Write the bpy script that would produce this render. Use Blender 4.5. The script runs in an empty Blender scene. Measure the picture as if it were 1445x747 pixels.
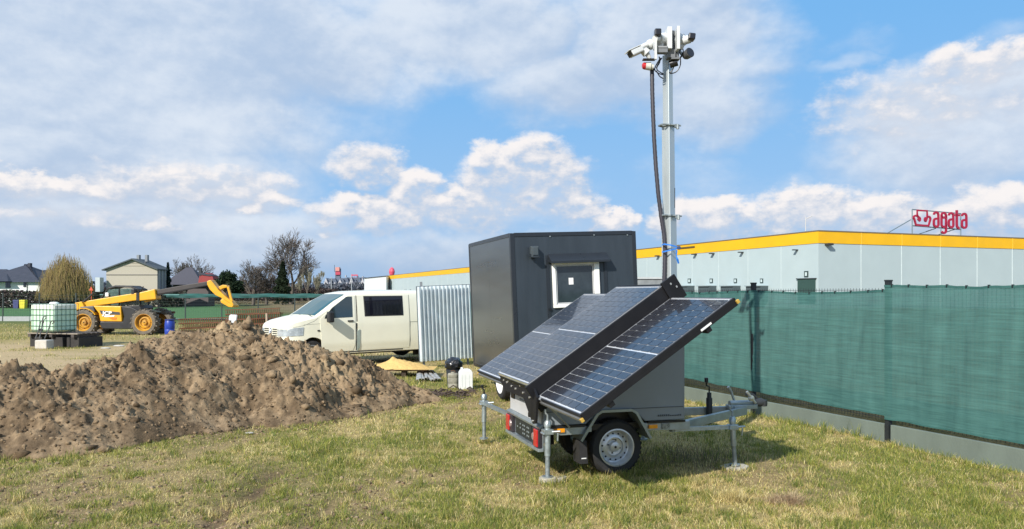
import bpy, bmesh, math, random
import numpy as np
from mathutils import Vector, Matrix
R = math.radians
random.seed(7); rng = np.random.default_rng(7)
SC = bpy.context.scene
COL = SC.collection
FP, CU, CV, EYE = 1100.0, 722.5, 415.0, 1.85
# ------------------------------------------------------------------ camera
cam = bpy.data.cameras.new('camera'); camo = bpy.data.objects.new('camera', cam); COL.objects.link(camo)
camo.location = (0, 0, EYE); camo.rotation_euler = (R(90), 0, 0)
cam.sensor_width = 36; cam.lens = 36*FP/1445; cam.shift_y = (CV-373.5)/1445
cam.clip_start = 0.1; cam.clip_end = 6000
SC.camera = camo
# ------------------------------------------------------------------ light and exposure
SUN_AZ, SUN_EL = 212.0, 33.5           # azimuth clockwise from +Y
sd = Vector((math.sin(R(SUN_AZ))*math.cos(R(SUN_EL)), math.cos(R(SUN_AZ))*math.cos(R(SUN_EL)), math.sin(R(SUN_EL))))
sl = bpy.data.lights.new('sun', 'SUN'); so = bpy.data.objects.new('sun', sl); COL.objects.link(so)
sl.energy = 5.0; sl.angle = R(0.5); sl.color = (1, .94, .85)
so.rotation_euler = sd.to_track_quat('Z', 'Y').to_euler(); so.location = (-20, -20, 30)
SC.view_settings.view_transform = 'Standard'; SC.view_settings.look = 'None'
SC.view_settings.exposure = 0.25; SC.view_settings.gamma = 1.0
# ------------------------------------------------------------------ world: Nishita sky with clouds
def build_world():
    w = bpy.data.worlds.new('World'); SC.world = w; w.use_nodes = True
    nt = w.node_tree; nt.nodes.clear(); L = nt.links
    class G:                                   # tiny expression helper on a node tree
        def __init__(s, nt): s.nt = nt
        def m(s, op, a, b=None, c=None, clamp=False):
            n = s.nt.nodes.new('ShaderNodeMath'); n.operation = op; n.use_clamp = clamp
            for i, x in enumerate((a, b, c)):
                if x is None: continue
                if isinstance(x, (int, float)): n.inputs[i].default_value = x
                else: s.nt.links.new(x, n.inputs[i])
            return n.outputs[0]
        def ss(s, x, lo, hi, a=0.0, b=1.0):
            n = s.nt.nodes.new('ShaderNodeMapRange'); n.interpolation_type = 'SMOOTHSTEP'
            s.nt.links.new(x, n.inputs[0])
            for i, v in enumerate((lo, hi, a, b)): n.inputs[i+1].default_value = v
            return n.outputs[0]
        def noise(s, vec, sc, det=6, rough=.55, w=0.0, out='Fac'):
            n = s.nt.nodes.new('ShaderNodeTexNoise'); n.noise_dimensions = '4D'
            s.nt.links.new(vec, n.inputs['Vector']); n.inputs['Scale'].default_value = sc
            n.inputs['Detail'].default_value = det; n.inputs['Roughness'].default_value = rough; n.inputs['W'].default_value = w
            return n.outputs['Fac' if out == 'Fac' else 'Color']
        def comb(s, x, y, z):
            n = s.nt.nodes.new('ShaderNodeCombineXYZ')
            for i, v in enumerate((x, y, z)):
                if isinstance(v, (int, float)): n.inputs[i].default_value = v
                else: s.nt.links.new(v, n.inputs[i])
            return n.outputs[0]
        def mix(s, f, a, b):
            n = s.nt.nodes.new('ShaderNodeMix'); n.data_type = 'RGBA'
            if isinstance(f, (int, float)): n.inputs[0].default_value = f
            else: s.nt.links.new(f, n.inputs[0])
            for k, x in ((6, a), (7, b)):
                if isinstance(x, tuple): n.inputs[k].default_value = (*x, 1)
                else: s.nt.links.new(x, n.inputs[k])
            return n.outputs[2]
    # cloud group: angles (radians) -> soft density, cumulus density
    def px(u, v):
        a = math.atan((u-CU)/FP); return a, math.atan((CV-v)/math.hypot(FP, u-CU))
    SOFT = [(90,80,400,190,1),(40,230,250,90,1),(400,60,260,100,.9),(300,255,150,60,.75),(640,40,230,95,.9),(800,110,170,75,.8),(930,60,170,120,1),
            (980,150,110,80,.85),(1350,200,170,100,.85),(1440,150,110,100,.9),(150,330,330,75,1),(520,360,420,50,.65),
            (1200,60,70,24,.30),(1165,92,60,18,.42),(1230,262,200,34,.42),(700,285,170,50,.45),(1000,262,130,40,.35)]
    CUM = [(738,250,100,58),(712,228,60,34),(775,262,70,50),(800,290,60,34),(583,275,46,44),(540,303,110,30),(625,300,110,36,.9),(520,238,60,36,.75),(860,312,40,24),
           (1005,312,100,36),(1150,302,94,40),(1235,314,100,36),(1425,304,100,42),(1340,330,70,28,.8),(1385,92,90,30,.85),(1300,150,150,60,.55),
           (50,262,130,20,.8),(240,268,140,40,.70),(375,285,50,18,.8),(225,320,34,14,.6),(340,262,80,30,.62),(120,300,160,34,.5)]
    g = bpy.data.node_groups.new('cloud_density', 'ShaderNodeTree')
    for nm in ('a', 'e'): g.interface.new_socket(nm, in_out='INPUT', socket_type='NodeSocketFloat')
    for nm in ('soft', 'cum'): g.interface.new_socket(nm, in_out='OUTPUT', socket_type='NodeSocketFloat')
    gi = g.nodes.new('NodeGroupInput'); go = g.nodes.new('NodeGroupOutput'); q = G(g)
    a, e = gi.outputs[0], gi.outputs[1]
    v0 = q.comb(a, q.m('MULTIPLY', e, 1.6), 0.0)
    def dist(amp, sc, w, det):
        da = q.m('MULTIPLY', q.m('SUBTRACT', q.noise(v0, sc, det, .6, w), .5), amp)
        de = q.m('MULTIPLY', q.m('SUBTRACT', q.noise(v0, sc, det, .6, w+9), .5), amp)
        return q.m('ADD', a, da), q.m('ADD', e, de)
    def field(lst, aa, ee):
        acc = None
        for t in lst:
            a0, e0 = px(t[0], t[1]); ra = t[2]*1.25/1150; re_ = t[3]*1.25/1150; k = t[4] if len(t) > 4 else 1
            x = q.m('MULTIPLY', q.m('SUBTRACT', aa, a0), 1/ra); y = q.m('MULTIPLY', q.m('SUBTRACT', ee, e0), 1/re_)
            d = q.m('SUBTRACT', 1.0, q.m('ADD', q.m('MULTIPLY', x, x), q.m('MULTIPLY', y, y)))
            d = q.m('MULTIPLY', q.m('MAXIMUM', d, 0.0), k)
            acc = d if acc is None else q.m('MAXIMUM', acc, d)
        return acc
    a1, e1 = dist(.15, 4.5, 1.0, 5)
    a2, e2 = dist(.075, 16, 3.0, 6)
    soft = field(SOFT, a1, e1)
    cum = field(CUM, a2, e2)
    # beyond the picture the cloud cover carries on by noise alone
    oa = q.ss(q.m('ABSOLUTE', a), .66, .85); oe = q.ss(e, .40, .55)
    outm = q.m('MAXIMUM', oa, oe)
    gen = q.ss(q.noise(v0, 2.2, 4, .5, 5.0), .38, .62)
    soft = q.m('MAXIMUM', soft, q.m('MULTIPLY', gen, outm))
    low = q.m('MULTIPLY', oa, q.ss(q.m('ABSOLUTE', q.m('SUBTRACT', e, .09)), .10, .02))
    cum = q.m('MAXIMUM', cum, q.m('MULTIPLY', low, q.ss(q.noise(v0, 7, 5, .6, 8.0), .45, .7)))
    fine = q.m('MULTIPLY', q.m('SUBTRACT', q.noise(v0, 9, 8, .6, 12.0), .5), 1.0)
    soft = q.m('ADD', soft, q.m('MULTIPLY', fine, .8))
    fine2 = q.m('MULTIPLY', q.m('SUBTRACT', q.noise(v0, 30, 8, .62, 15.0), .5), .85)
    cum = q.m('ADD', cum, fine2)
    g.links.new(soft, go.inputs[0]); g.links.new(cum, go.inputs[1])
    q = G(nt)
    tc = nt.nodes.new('ShaderNodeTexCoord'); sep = nt.nodes.new('ShaderNodeSeparateXYZ'); L.new(tc.outputs['Generated'], sep.inputs[0])
    a = q.m('ARCTAN2', sep.outputs[0], sep.outputs[1]); e = q.m('ARCSINE', sep.outputs[2])
    def den(aa, ee):
        n = nt.nodes.new('ShaderNodeGroup'); n.node_tree = g
        nt.links.new(aa, n.inputs[0]); nt.links.new(ee, n.inputs[1]); return n.outputs[0], n.outputs[1]
    s0, c0 = den(a, e)
    s1, c1 = den(q.m('ADD', a, -.004), q.m('ADD', e, .011))
    sky = nt.nodes.new('ShaderNodeTexSky'); sky.sky_type = 'NISHITA'; sky.sun_disc = False
    sky.sun_elevation = R(SUN_EL); sky.sun_rotation = R(SUN_AZ); sky.air_density = 1.0; sky.dust_density = .6; sky.ozone_density = 2.2
    K = 1/.10/1.19                                  # clouds are written as displayed radiance, divided by the strength
    def C(r, g_, b): return (r*K, g_*K, b*K)
    skc = q.mix(.90, sky.outputs[0], C(.19, .49, .90))
    # air gets paler towards the horizon
    hz = q.ss(e, .36, -.02)
    skc = q.mix(q.m('MULTIPLY', hz, .80), skc, C(.40, .60, .86))
    al = q.ss(s0, .10, .80)
    shade = q.ss(q.m('SUBTRACT', s0, s1), -.28, .28)
    lit = q.m('ADD', q.m('MULTIPLY', q.noise(q.comb(a, q.m('MULTIPLY', e, 1.6), 0.0), 5, 5, .55, 20.0), .85), q.m('MULTIPLY', shade, .30))
    ccol = q.mix(q.ss(lit, .38, .76), C(.50, .605, .77), C(.80, .85, .92))
    col = q.mix(q.m('MULTIPLY', al, .86), skc, ccol)
    al2 = q.ss(c0, .12, .66)
    sh2 = q.ss(q.m('SUBTRACT', c0, c1), -.40, .62)
    sh2 = q.m('ADD', q.m('MULTIPLY', sh2, .75), q.m('MULTIPLY', q.ss(q.noise(q.comb(a, q.m('MULTIPLY', e, 1.6), 0.0), 26, 4, .55, 31.0), .38, .64), .25))
    c2 = q.mix(q.ss(sh2, .25, .85), C(.60, .665, .78), C(.97, .925, .91))
    col = q.mix(q.m('MULTIPLY', al2, q.ss(sh2, .05, .50, .30, .97)), col, c2)
    # veil just over the horizon
    col = q.mix(q.m('MULTIPLY', q.ss(e, .10, .0), .55), col, C(.37, .50, .70))
    bg = nt.nodes.new('ShaderNodeBackground'); bg.inputs[1].default_value = .10
    L.new(col, bg.inputs[0]); out = nt.nodes.new('ShaderNodeOutputWorld'); L.new(bg.outputs[0], out.inputs[0])
build_world()
# ------------------------------------------------------------------ helpers
def P(u, v, Y):
    "world point at distance Y that the photograph shows at pixel (u, v)"
    return Vector(((u-CU)/FP*Y, Y, EYE+(CV-v)/FP*Y))
MATS = {}
def mat(name, col, rough=.6, metal=0.0, var=.12, scale=6.0, bump=0.0, bscale=None, coat=0.0, col2=None, spec=.5, alpha=1.0, emit=None, trans=0.0, sub=None, stretch=None):
    if name in MATS: return MATS[name]
    m = bpy.data.materials.new(name); m.use_nodes = True; nt = m.node_tree; b = nt.nodes['Principled BSDF']
    b.inputs['Roughness'].default_value = rough; b.inputs['Metallic'].default_value = metal
    b.inputs['Coat Weight'].default_value = coat; b.inputs['Coat Roughness'].default_value = .06
    b.inputs['Specular IOR Level'].default_value = spec; b.inputs['Alpha'].default_value = alpha
    b.inputs['Transmission Weight'].default_value = trans
    tc = nt.nodes.new('ShaderNodeTexCoord'); src = tc.outputs['Object']
    if stretch:
        mp = nt.nodes.new('ShaderNodeMapping'); mp.inputs['Scale'].default_value = stretch; nt.links.new(src, mp.inputs[0]); src = mp.outputs[0]
    n = nt.nodes.new('ShaderNodeTexNoise'); n.inputs['Scale'].default_value = scale; n.inputs['Detail'].default_value = 6; n.inputs['Roughness'].default_value = .62
    nt.links.new(src, n.inputs['Vector'])
    mr = nt.nodes.new('ShaderNodeMapRange'); nt.links.new(n.outputs['Fac'], mr.inputs[0]); mr.inputs[1].default_value = .3; mr.inputs[2].default_value = .7
    mx = nt.nodes.new('ShaderNodeMix'); mx.data_type = 'RGBA'; nt.links.new(mr.outputs[0], mx.inputs[0])
    lo = tuple(c*(1-var) for c in col); hi = col2 if col2 else tuple(min(1, c*(1+var)) for c in col)
    mx.inputs[6].default_value = (*lo, 1); mx.inputs[7].default_value = (*hi, 1)
    nt.links.new(mx.outputs[2], b.inputs['Base Color'])
    if var > 0:
        r2 = nt.nodes.new('ShaderNodeMapRange'); nt.links.new(n.outputs['Fac'], r2.inputs[0]); r2.inputs[1].default_value = .3; r2.inputs[2].default_value = .7
        r2.inputs[3].default_value = max(0.02, rough*.85); r2.inputs[4].default_value = min(1, rough*1.2); nt.links.new(r2.outputs[0], b.inputs['Roughness'])
    if bump:
        n2 = nt.nodes.new('ShaderNodeTexNoise'); n2.inputs['Scale'].default_value = bscale or scale*4; n2.inputs['Detail'].default_value = 8
        nt.links.new(src, n2.inputs['Vector']); bp = nt.nodes.new('ShaderNodeBump'); bp.inputs['Strength'].default_value = 1; bp.inputs['Distance'].default_value = bump
        nt.links.new(n2.outputs['Fac'], bp.inputs['Height']); nt.links.new(bp.outputs[0], b.inputs['Normal'])
    if emit: b.inputs['Emission Color'].default_value = (*emit[0], 1); b.inputs['Emission Strength'].default_value = emit[1]
    MATS[name] = m; return m
def attr_mat(name, rough=.8, spec=.2, transl=0.0, bump=0, bscale=40, var=.25, nscale=30):
    "colour comes from the mesh's own colour attribute 'col' (which leaf or patch is what colour), broken up by noise"
    m = bpy.data.materials.new(name); m.use_nodes = True; nt = m.node_tree; b = nt.nodes['Principled BSDF']
    b.inputs['Roughness'].default_value = rough; b.inputs['Specular IOR Level'].default_value = spec
    at = nt.nodes.new('ShaderNodeAttribute'); at.attribute_name = 'col'
    tc = nt.nodes.new('ShaderNodeTexCoord'); n = nt.nodes.new('ShaderNodeTexNoise'); n.inputs['Scale'].default_value = nscale; n.inputs['Detail'].default_value = 8
    n.inputs['Roughness'].default_value = .65
    nt.links.new(tc.outputs['Object'], n.inputs['Vector'])
    mr = nt.nodes.new('ShaderNodeMapRange'); nt.links.new(n.outputs['Fac'], mr.inputs[0]); mr.inputs[1].default_value = .3; mr.inputs[2].default_value = .7
    mr.inputs[3].default_value = 1-var; mr.inputs[4].default_value = 1+var
    vm = nt.nodes.new('ShaderNodeVectorMath'); vm.operation = 'SCALE'; nt.links.new(at.outputs['Color'], vm.inputs[0]); nt.links.new(mr.outputs[0], vm.inputs['Scale'])
    nt.links.new(vm.outputs[0], b.inputs['Base Color'])
    if bump:
        n2 = nt.nodes.new('ShaderNodeTexNoise'); n2.inputs['Scale'].default_value = bscale; n2.inputs['Detail'].default_value = 9; n2.inputs['Roughness'].default_value = .7
        nt.links.new(tc.outputs['Object'], n2.inputs['Vector']); bp = nt.nodes.new('ShaderNodeBump'); bp.inputs['Distance'].default_value = bump
        nt.links.new(n2.outputs['Fac'], bp.inputs['Height']); nt.links.new(bp.outputs[0], b.inputs['Normal'])
    if transl:
        t = nt.nodes.new('ShaderNodeBsdfTranslucent'); nt.links.new(vm.outputs[0], t.inputs[0]); ms = nt.nodes.new('ShaderNodeMixShader'); ms.inputs[0].default_value = transl
        o = nt.nodes['Material Output']; nt.links.new(b.outputs[0], ms.inputs[1]); nt.links.new(t.outputs[0], ms.inputs[2]); nt.links.new(ms.outputs[0], o.inputs[0])
    return m
def tag(o, label=None, cat=None, group=None, kind=None):
    if label: o['label'] = label
    if cat: o['category'] = cat
    if group: o['group'] = group
    if kind: o['kind'] = kind
    return o
def empty(name, loc=(0, 0, 0), rz=0.0, rot=None):
    o = bpy.data.objects.new(name, None); COL.objects.link(o); o.location = loc; o.rotation_euler = rot if rot else (0, 0, rz)
    o.empty_display_size = .2; return o
def frame(loc, rz=0): return Matrix.Translation(Vector(loc)) @ Matrix.Rotation(rz, 4, 'Z')
class MB:
    def __init__(s, M=None): s.v = []; s.f = []; s.M = M
    def add(s, vs, fs):
        b = len(s.v); s.v += [tuple(x) for x in vs]; s.f += [tuple(b+i for i in f) for f in fs]; return s
    def box(s, c, d, M=None):
        c = Vector(c); h = Vector(d)/2
        vs = [Vector((x*h.x, y*h.y, z*h.z)) for x in (-1, 1) for y in (-1, 1) for z in (-1, 1)]
        vs = [(M @ p if M else p)+c for p in vs]
        return s.add(vs, [(0, 1, 3, 2), (4, 6, 7, 5), (0, 4, 5, 1), (2, 3, 7, 6), (0, 2, 6, 4), (1, 5, 7, 3)])
    def hexa(s, p8):                     # bottom 4 then top 4
        return s.add(p8, [(3, 2, 1, 0), (4, 5, 6, 7), (0, 1, 5, 4), (1, 2, 6, 5), (2, 3, 7, 6), (3, 0, 4, 7)])
    def prism(s, poly, y0, y1, ax='y'):  # poly of (a, b); extruded along ax
        n = len(poly)
        def mk(a, b, t): return {'y': (a, t, b), 'x': (t, a, b), 'z': (a, b, t)}[ax]
        vs = [mk(a, b, y0) for a, b in poly]+[mk(a, b, y1) for a, b in poly]
        ar = sum(poly[i][0]*poly[(i+1) % n][1]-poly[(i+1) % n][0]*poly[i][1] for i in range(n))
        fl = (ar > 0) == ((y1 > y0) == (ax != 'y'))
        fs = [tuple(range(n)), tuple(range(2*n-1, n-1, -1))]+[(i, i+n, (i+1) % n+n, (i+1) % n) for i in range(n)]
        if fl: fs = [tuple(reversed(f)) for f in fs]
        return s.add(vs, fs)
    def tube(s, pts, r, n=8, cap=True):
        pts = [Vector(p) for p in pts]; rs = r if isinstance(r, (list, tuple)) else [r]*len(pts)
        base = len(s.v); up = None; vs = []
        for i, p in enumerate(pts):
            t = (pts[min(i+1, len(pts)-1)]-pts[max(i-1, 0)])
            if t.length < 1e-9: t = Vector((0, 0, 1))
            t.normalize()
            if up is None: up = Vector((0, 0, 1)) if abs(t.z) < .9 else Vector((0, 1, 0))
            a = t.cross(up)
            if a.length < 1e-4: a = t.cross(Vector((1, 0, 0)))
            a.normalize(); b = a.cross(t).normalized(); up = b
            for k in range(n):
                w = 2*math.pi*(k+.5)/n; vs.append(p+(a*math.cos(w)+b*math.sin(w))*rs[i])
        fs = [(i*n+k, (i+1)*n+k, (i+1)*n+(k+1) % n, i*n+(k+1) % n) for i in range(len(pts)-1) for k in range(n)]
        if cap: fs += [tuple(range(n)), tuple(range(len(vs)-1, len(vs)-1-n, -1))]
        return s.add(vs, fs)
    def lathe(s, prof, o, axis=(0, 1, 0), n=32, close=False):     # prof of (radius, distance along the axis)
        ax = Vector(axis).normalized(); a = ax.orthogonal().normalized(); b = ax.cross(a); o = Vector(o); m = len(prof)
        vs = [o+ax*h+(a*math.cos(2*math.pi*k/n)+b*math.sin(2*math.pi*k/n))*r for k in range(n) for r, h in prof]
        fs = [(k*m+i, k*m+i+1, ((k+1) % n)*m+i+1, ((k+1) % n)*m+i) for k in range(n) for i in range(m-1)]
        if close: fs += [(k*m+m-1, k*m, ((k+1) % n)*m, ((k+1) % n)*m+m-1) for k in range(n)]
        return s.add(vs, fs)
    def build(s, name, m, parent=None, smooth=False, bevel=0.0, world=False, ang=35, xf=None):
        vs = s.v
        if s.M: vs = [s.M @ Vector(p) for p in vs]
        if xf: vs = [xf @ Vector(p) for p in vs]
        if world and parent is not None:
            bpy.context.view_layer.update(); iv = parent.matrix_world.inverted(); vs = [iv @ Vector(p) for p in vs]
        me = bpy.data.meshes.new(name); me.from_pydata([tuple(v) for v in vs], [], s.f); me.validate(); me.materials.append(m)
        o = bpy.data.objects.new(name, me); COL.objects.link(o)
        if parent is not None: o.parent = parent
        bm = bmesh.new(); bm.from_mesh(me); bmesh.ops.recalc_face_normals(bm, faces=bm.faces); bm.to_mesh(me); bm.free()
        if smooth:
            me.polygons.foreach_set('use_smooth', [True]*len(me.polygons)); me.set_sharp_from_angle(angle=R(ang))
        if bevel:
            bv = o.modifiers.new('bevel', 'BEVEL'); bv.width = bevel; bv.segments = 2; bv.limit_method = 'ANGLE'; bv.angle_limit = R(40)
        return o
def copy_tree(o, parent=None):
    c = o.copy(); COL.objects.link(c); c.parent = parent
    for ch in list(o.children): copy_tree(ch, c)
    return c
def np_mesh(name, V, loops, starts, totals, m, col=None, smooth=False):
    me = bpy.data.meshes.new(name); me.vertices.add(len(V)); me.vertices.foreach_set('co', np.ascontiguousarray(V, dtype=np.float32).ravel())
    me.loops.add(len(loops)); me.loops.foreach_set('vertex_index', np.ascontiguousarray(loops, dtype=np.int32))
    me.polygons.add(len(starts)); me.polygons.foreach_set('loop_start', np.ascontiguousarray(starts, dtype=np.int32))
    if col is not None:
        a = me.attributes.new('col', 'FLOAT_COLOR', 'POINT'); c4 = np.ones((len(V), 4), np.float32); c4[:, :3] = col; a.data.foreach_set('color', c4.ravel())
    me.update(calc_edges=True); me.validate()
    if smooth: me.polygons.foreach_set('use_smooth', np.ones(len(starts), bool))
    me.materials.append(m); o = bpy.data.objects.new(name, me); COL.objects.link(o); return o
def grid_faces(nx, ny):
    i, j = np.meshgrid(np.arange(nx-1), np.arange(ny-1), indexing='ij'); a = (i*ny+j).ravel()
    f = np.stack([a, a+ny, a+ny+1, a+1], 1); return f.ravel(), np.arange(len(f))*4, np.full(len(f), 4)
# value noise in numpy
def vnoise(x, y, seed=0):
    xi = np.floor(x).astype(np.int64); yi = np.floor(y).astype(np.int64); fx = x-xi; fy = y-yi
    fx = fx*fx*fx*(fx*(fx*6-15)+10); fy = fy*fy*fy*(fy*(fy*6-15)+10)
    def h(a, b):
        n = (a*374761393+b*668265263+seed*974634777) & 0xffffffff; n = ((n ^ (n >> 13))*1274126177) & 0xffffffff
        return ((n ^ (n >> 16)) & 0xffff)/65535.0
    return (h(xi, yi)*(1-fx)+h(xi+1, yi)*fx)*(1-fy)+(h(xi, yi+1)*(1-fx)+h(xi+1, yi+1)*fx)*fy
def fbm(x, y, seed=0, oct=4, lac=2.03, gain=.5):
    s = 0; a = 1; t = 0
    for k in range(oct):
        c, sn = math.cos(k*.9), math.sin(k*.9); s = s+a*vnoise(x*c-y*sn+k*17.3, x*sn+y*c+k*9.1, seed+k); t += a; a *= gain; x = x*lac; y = y*lac
    return s/t
def worley(x, y, seed):
    xi = np.floor(x).astype(np.int64); yi = np.floor(y).astype(np.int64); best = np.full(x.shape, 9.0); br = np.zeros(x.shape)
    def h(a, b, k):
        n = (a*374761393+b*668265263+(seed*31+k)*974634777) & 0xffffffff; n = ((n ^ (n >> 13))*1274126177) & 0xffffffff
        return ((n ^ (n >> 16)) & 0xffff)/65535.0
    for i in (-1, 0, 1):
        for j in (-1, 0, 1):
            a, b = xi+i, yi+j; d = (a+h(a, b, 1)-x)**2+(b+h(a, b, 2)-y)**2; m = d < best; best = np.where(m, d, best); br = np.where(m, h(a, b, 3), br)
    return np.sqrt(best), br
def sstep(x, a, b): t = np.clip((x-a)/(b-a), 0, 1); return t*t*(3-2*t)
# common materials
BLACK = mat('black_paint', (.012, .012, .014), .35, var=.2)
RUB = mat('rubber', (.02, .02, .021), .75, var=.3, scale=20, bump=.002)
GALV = mat('galvanised_steel', (.44, .50, .52), .42, .75, var=.18, scale=22)
GALV2 = mat('weathered_galvanised_steel', (.30, .34, .35), .5, .6, var=.25, scale=25)
DKST = mat('dark_steel', (.05, .055, .06), .5, .5)
WHT = mat('white_plastic', (.78, .79, .78), .4, var=.05)
GLASS = mat('dark_glass', (.015, .02, .024), .05, var=0, spec=.8, coat=.5)
CONC = mat('concrete', (.33, .33, .29), .9, var=.2, scale=9, bump=.004, bscale=60)
YEL = mat('yellow_paint', (.85, .42, .015), .35, var=.08, scale=3, coat=.3)
RED = mat('red_plastic', (.5, .02, .025), .3, coat=.4)
AMB = mat('amber_plastic', (.85, .32, .01), .3, coat=.4)
# ------------------------------------------------------------------ terrain helpers
MU = np.array([-300, 0, 60, 110, 150, 190, 215, 250, 300, 345, 365, 395, 420, 455, 480, 505, 530, 550, 585, 605, 625, 650.])
MT = np.array([522, 520, 521, 516, 505, 480, 471, 466, 463, 453, 466, 479, 487, 494, 504, 515, 522, 527, 540, 552, 566, 566.])
MBv = np.array([700, 652, 648, 643, 636, 630, 625, 619, 614, 610, 607, 604, 602, 597, 592, 589, 583, 580, 571, 567, 566, 566.])
def mound_h(X, Y):
    w1 = fbm(X*1.3, Y*1.3, 31, 3)-.5; w2 = fbm(X*1.3+40, Y*1.3, 32, 3)-.5
    u = CU+FP*(X+w1*.35)/Y; Yw = Y+w2*.5
    vt = np.interp(u, MU, MT); vb = np.interp(u, MU, MBv); k = (vt-CV)/FP; Yf = FP*EYE/(vb-CV)
    H = np.clip((EYE-k*Yf)/(1+2.1*k), 0, 3); H = np.where(u > 628, 0, H); d = 2.1*H+.02
    s = (Yw-Yf)/d; front = np.clip(s, 0, 1)**.85; back = np.clip(1-(Yw-Yf-d)/(1.5*H+.02), 0, 1)
    p = np.where(s < 1, front, back); p = 1-(1-p)**1.25
    h = H*p; am = sstep(h, 0, .35)
    # lumps: rounded clods at several sizes
    def lump(f, sd): n = fbm(X*f, Y*f, sd, 2); return 1-np.abs(2*n-1)*2.2
    g1 = sstep(fbm(X*1.3+7, Y*1.3, 9, 3), .40, .60)
    wx, wy = X+.10*(fbm(X*5, Y*5, 41, 2)-.5), Y+.10*(fbm(X*5+9, Y*5, 42, 2)-.5)
    dz = .17*(fbm(X*1.1, Y*1.1, 3, 3)-.5)*2+.09*(fbm(X*2.6, Y*2.6, 5, 3)-.5)*2
    for f, am_, sd_ in ((3.2, .085, 6), (7.0, .075, 7), (14, .056, 8), (27, .032, 9), (48, .014, 12)):
        F, cr = worley(wx*f, wy*f, sd_); lump_ = np.sqrt(np.clip(1-(F/.62)**2, 0, 1)); dz = dz+am_*(lump_*(cr*cr*1.5-.15)-.25)*(.35+.65*g1 if f < 10 else .5+.5*g1)
    dz = dz+.026*(fbm(X*22, Y*22, 15, 3)-.5)*2-.045*sstep(fbm(X*4.5, Y*4.5, 16, 3), .58, .72)
    z = h+dz*am*(.7+.3*sstep(h, .05, .5))
    return np.where(h > .001, z, -.05), h
def patch(X, Y):
    "1 where grass grows well, 0 where the soil is bare or trampled"
    g = fbm(X*.9, Y*.55, 51, 4)*.6+fbm(X*3.1, Y*2.3, 52, 3)*.4
    return g
def bare(X, Y):
    U = CU+FP*X/Y
    b = sstep(fbm(X*.8+3, Y*.5, 61, 4), .56, .70)
    rut = np.exp(-((X+2.42+.05*np.sin(Y*5))/(.09+.07*vnoise(Y*6, Y*0, 5)))**2)*(1-sstep(Y, 7.9, 8.6))*sstep(fbm(X*3, Y*3, 66, 3), .25, .4)
    rut2 = np.exp(-((X+1.62-.10*(Y-6.2))/.07)**2)*(1-sstep(Y, 6.8, 7.2))
    lc = (1-sstep(U, 480, 640))*(1-sstep(Y, 7.4, 9.0))*.36
    yard = sstep(Y, 15.5, 18)*(1-sstep(Y, 27, 32))*(1-sstep(U, 170, 250))   # sandy ground behind the heap
    yard2 = sstep(Y, 17.5, 19)*(1-sstep(Y, 24, 30))*sstep(U, 200, 300)*(1-sstep(U, 560, 600))*.8
    return np.clip(np.maximum.reduce([b*.5, rut*1.3, rut2*1.1, lc*sstep(fbm(X*1.7, Y*1.2, 63, 3), .4, .6)*2, yard*sstep(fbm(X*.5, Y*.3, 64, 3), .24, .40)*1.05, yard2]), 0, 1)
def ground_z(X, Y):
    z = .035*(fbm(X*.7, Y*.7, 71, 4)-.5)*2+.02*(fbm(X*4, Y*4, 72, 3)-.5)
    rut = np.exp(-((X+2.42+.05*np.sin(Y*5))/(.09+.07*vnoise(Y*6, Y*0, 5)))**2)*(1-sstep(Y, 8.0, 9.2))
    rut2 = np.exp(-((X+1.62-.10*(Y-6.2))/.07)**2)*(1-sstep(Y, 6.8, 7.6))
    return (z-.07*rut*(1-sstep(Y, 7.9, 8.6))-.045*rut2*(1-sstep(Y, 6.8, 7.2))+.03*rut*fbm(X*9, Y*9, 73, 2))*(1-sstep(Y, 25, 40))
def build_ground():
    near = np.arange(-12, 12.01, .10); far = 12*1.12**np.arange(1, 48); xs = np.concatenate([-far[::-1], near, far])
    yn = np.arange(4.4, 34, .10); yf = 34*1.10**np.arange(0, 50); yb = -np.concatenate([[0], 1.5**np.arange(1, 17)])[::-1]; ys = np.concatenate([yb, [2, 3.4], yn, yf])
    X, Y = np.meshgrid(xs, ys, indexing='ij'); Yc = np.maximum(Y, 1.0)
    Z = ground_z(X, Yc)
    g = patch(X, Yc); b = bare(X, Yc); nz = fbm(X*6, Yc*6, 81, 3)
    green = np.array([.21, .19, .065]); straw = np.array([.36, .28, .13]); soil = np.array([.22, .155, .09]); sand = np.array([.42, .32, .185])
    t = sstep(g+.25*(nz-.5), .36, .62)[..., None]
    c = straw*(1-t)+green*t
    rk = np.exp(-((X+2.42)/.12)**2)*(1-sstep(Yc, 7.9, 8.6)); soil = soil*(1-.4*rk[..., None]); sd = sstep(Yc, 14, 17)[..., None]; br = soil*(1-sd)+sand*sd
    c = c*(1-b[..., None])+br*b[..., None]
    fy = sstep(Yc, 33, 60)[..., None]; c = c*(1-fy)+np.array([.05, .10, .028])*fy
    # dry rough ground behind the screened fence
    side = (X-4.68)*.923+(Yc-9.69)*.385
    m = sstep(side, .15, .6)[..., None]; c = c*(1-m)+np.array([.19, .15, .085])*m
    Z = Z+.26*sstep(side, .12, .5)*(1-sstep(side, 60, 90))
    lo, st, to = grid_faces(len(xs), len(ys)); V = np.stack([X.ravel(), Y.ravel(), Z.ravel()], 1)
    o = np_mesh('ground', V, lo, st, to, attr_mat('ground_soil_and_turf', .95, .1, bump=.012, bscale=28, var=.35, nscale=18), c.reshape(-1, 3), True)
    tag(o, kind='structure')
build_ground()
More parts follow.
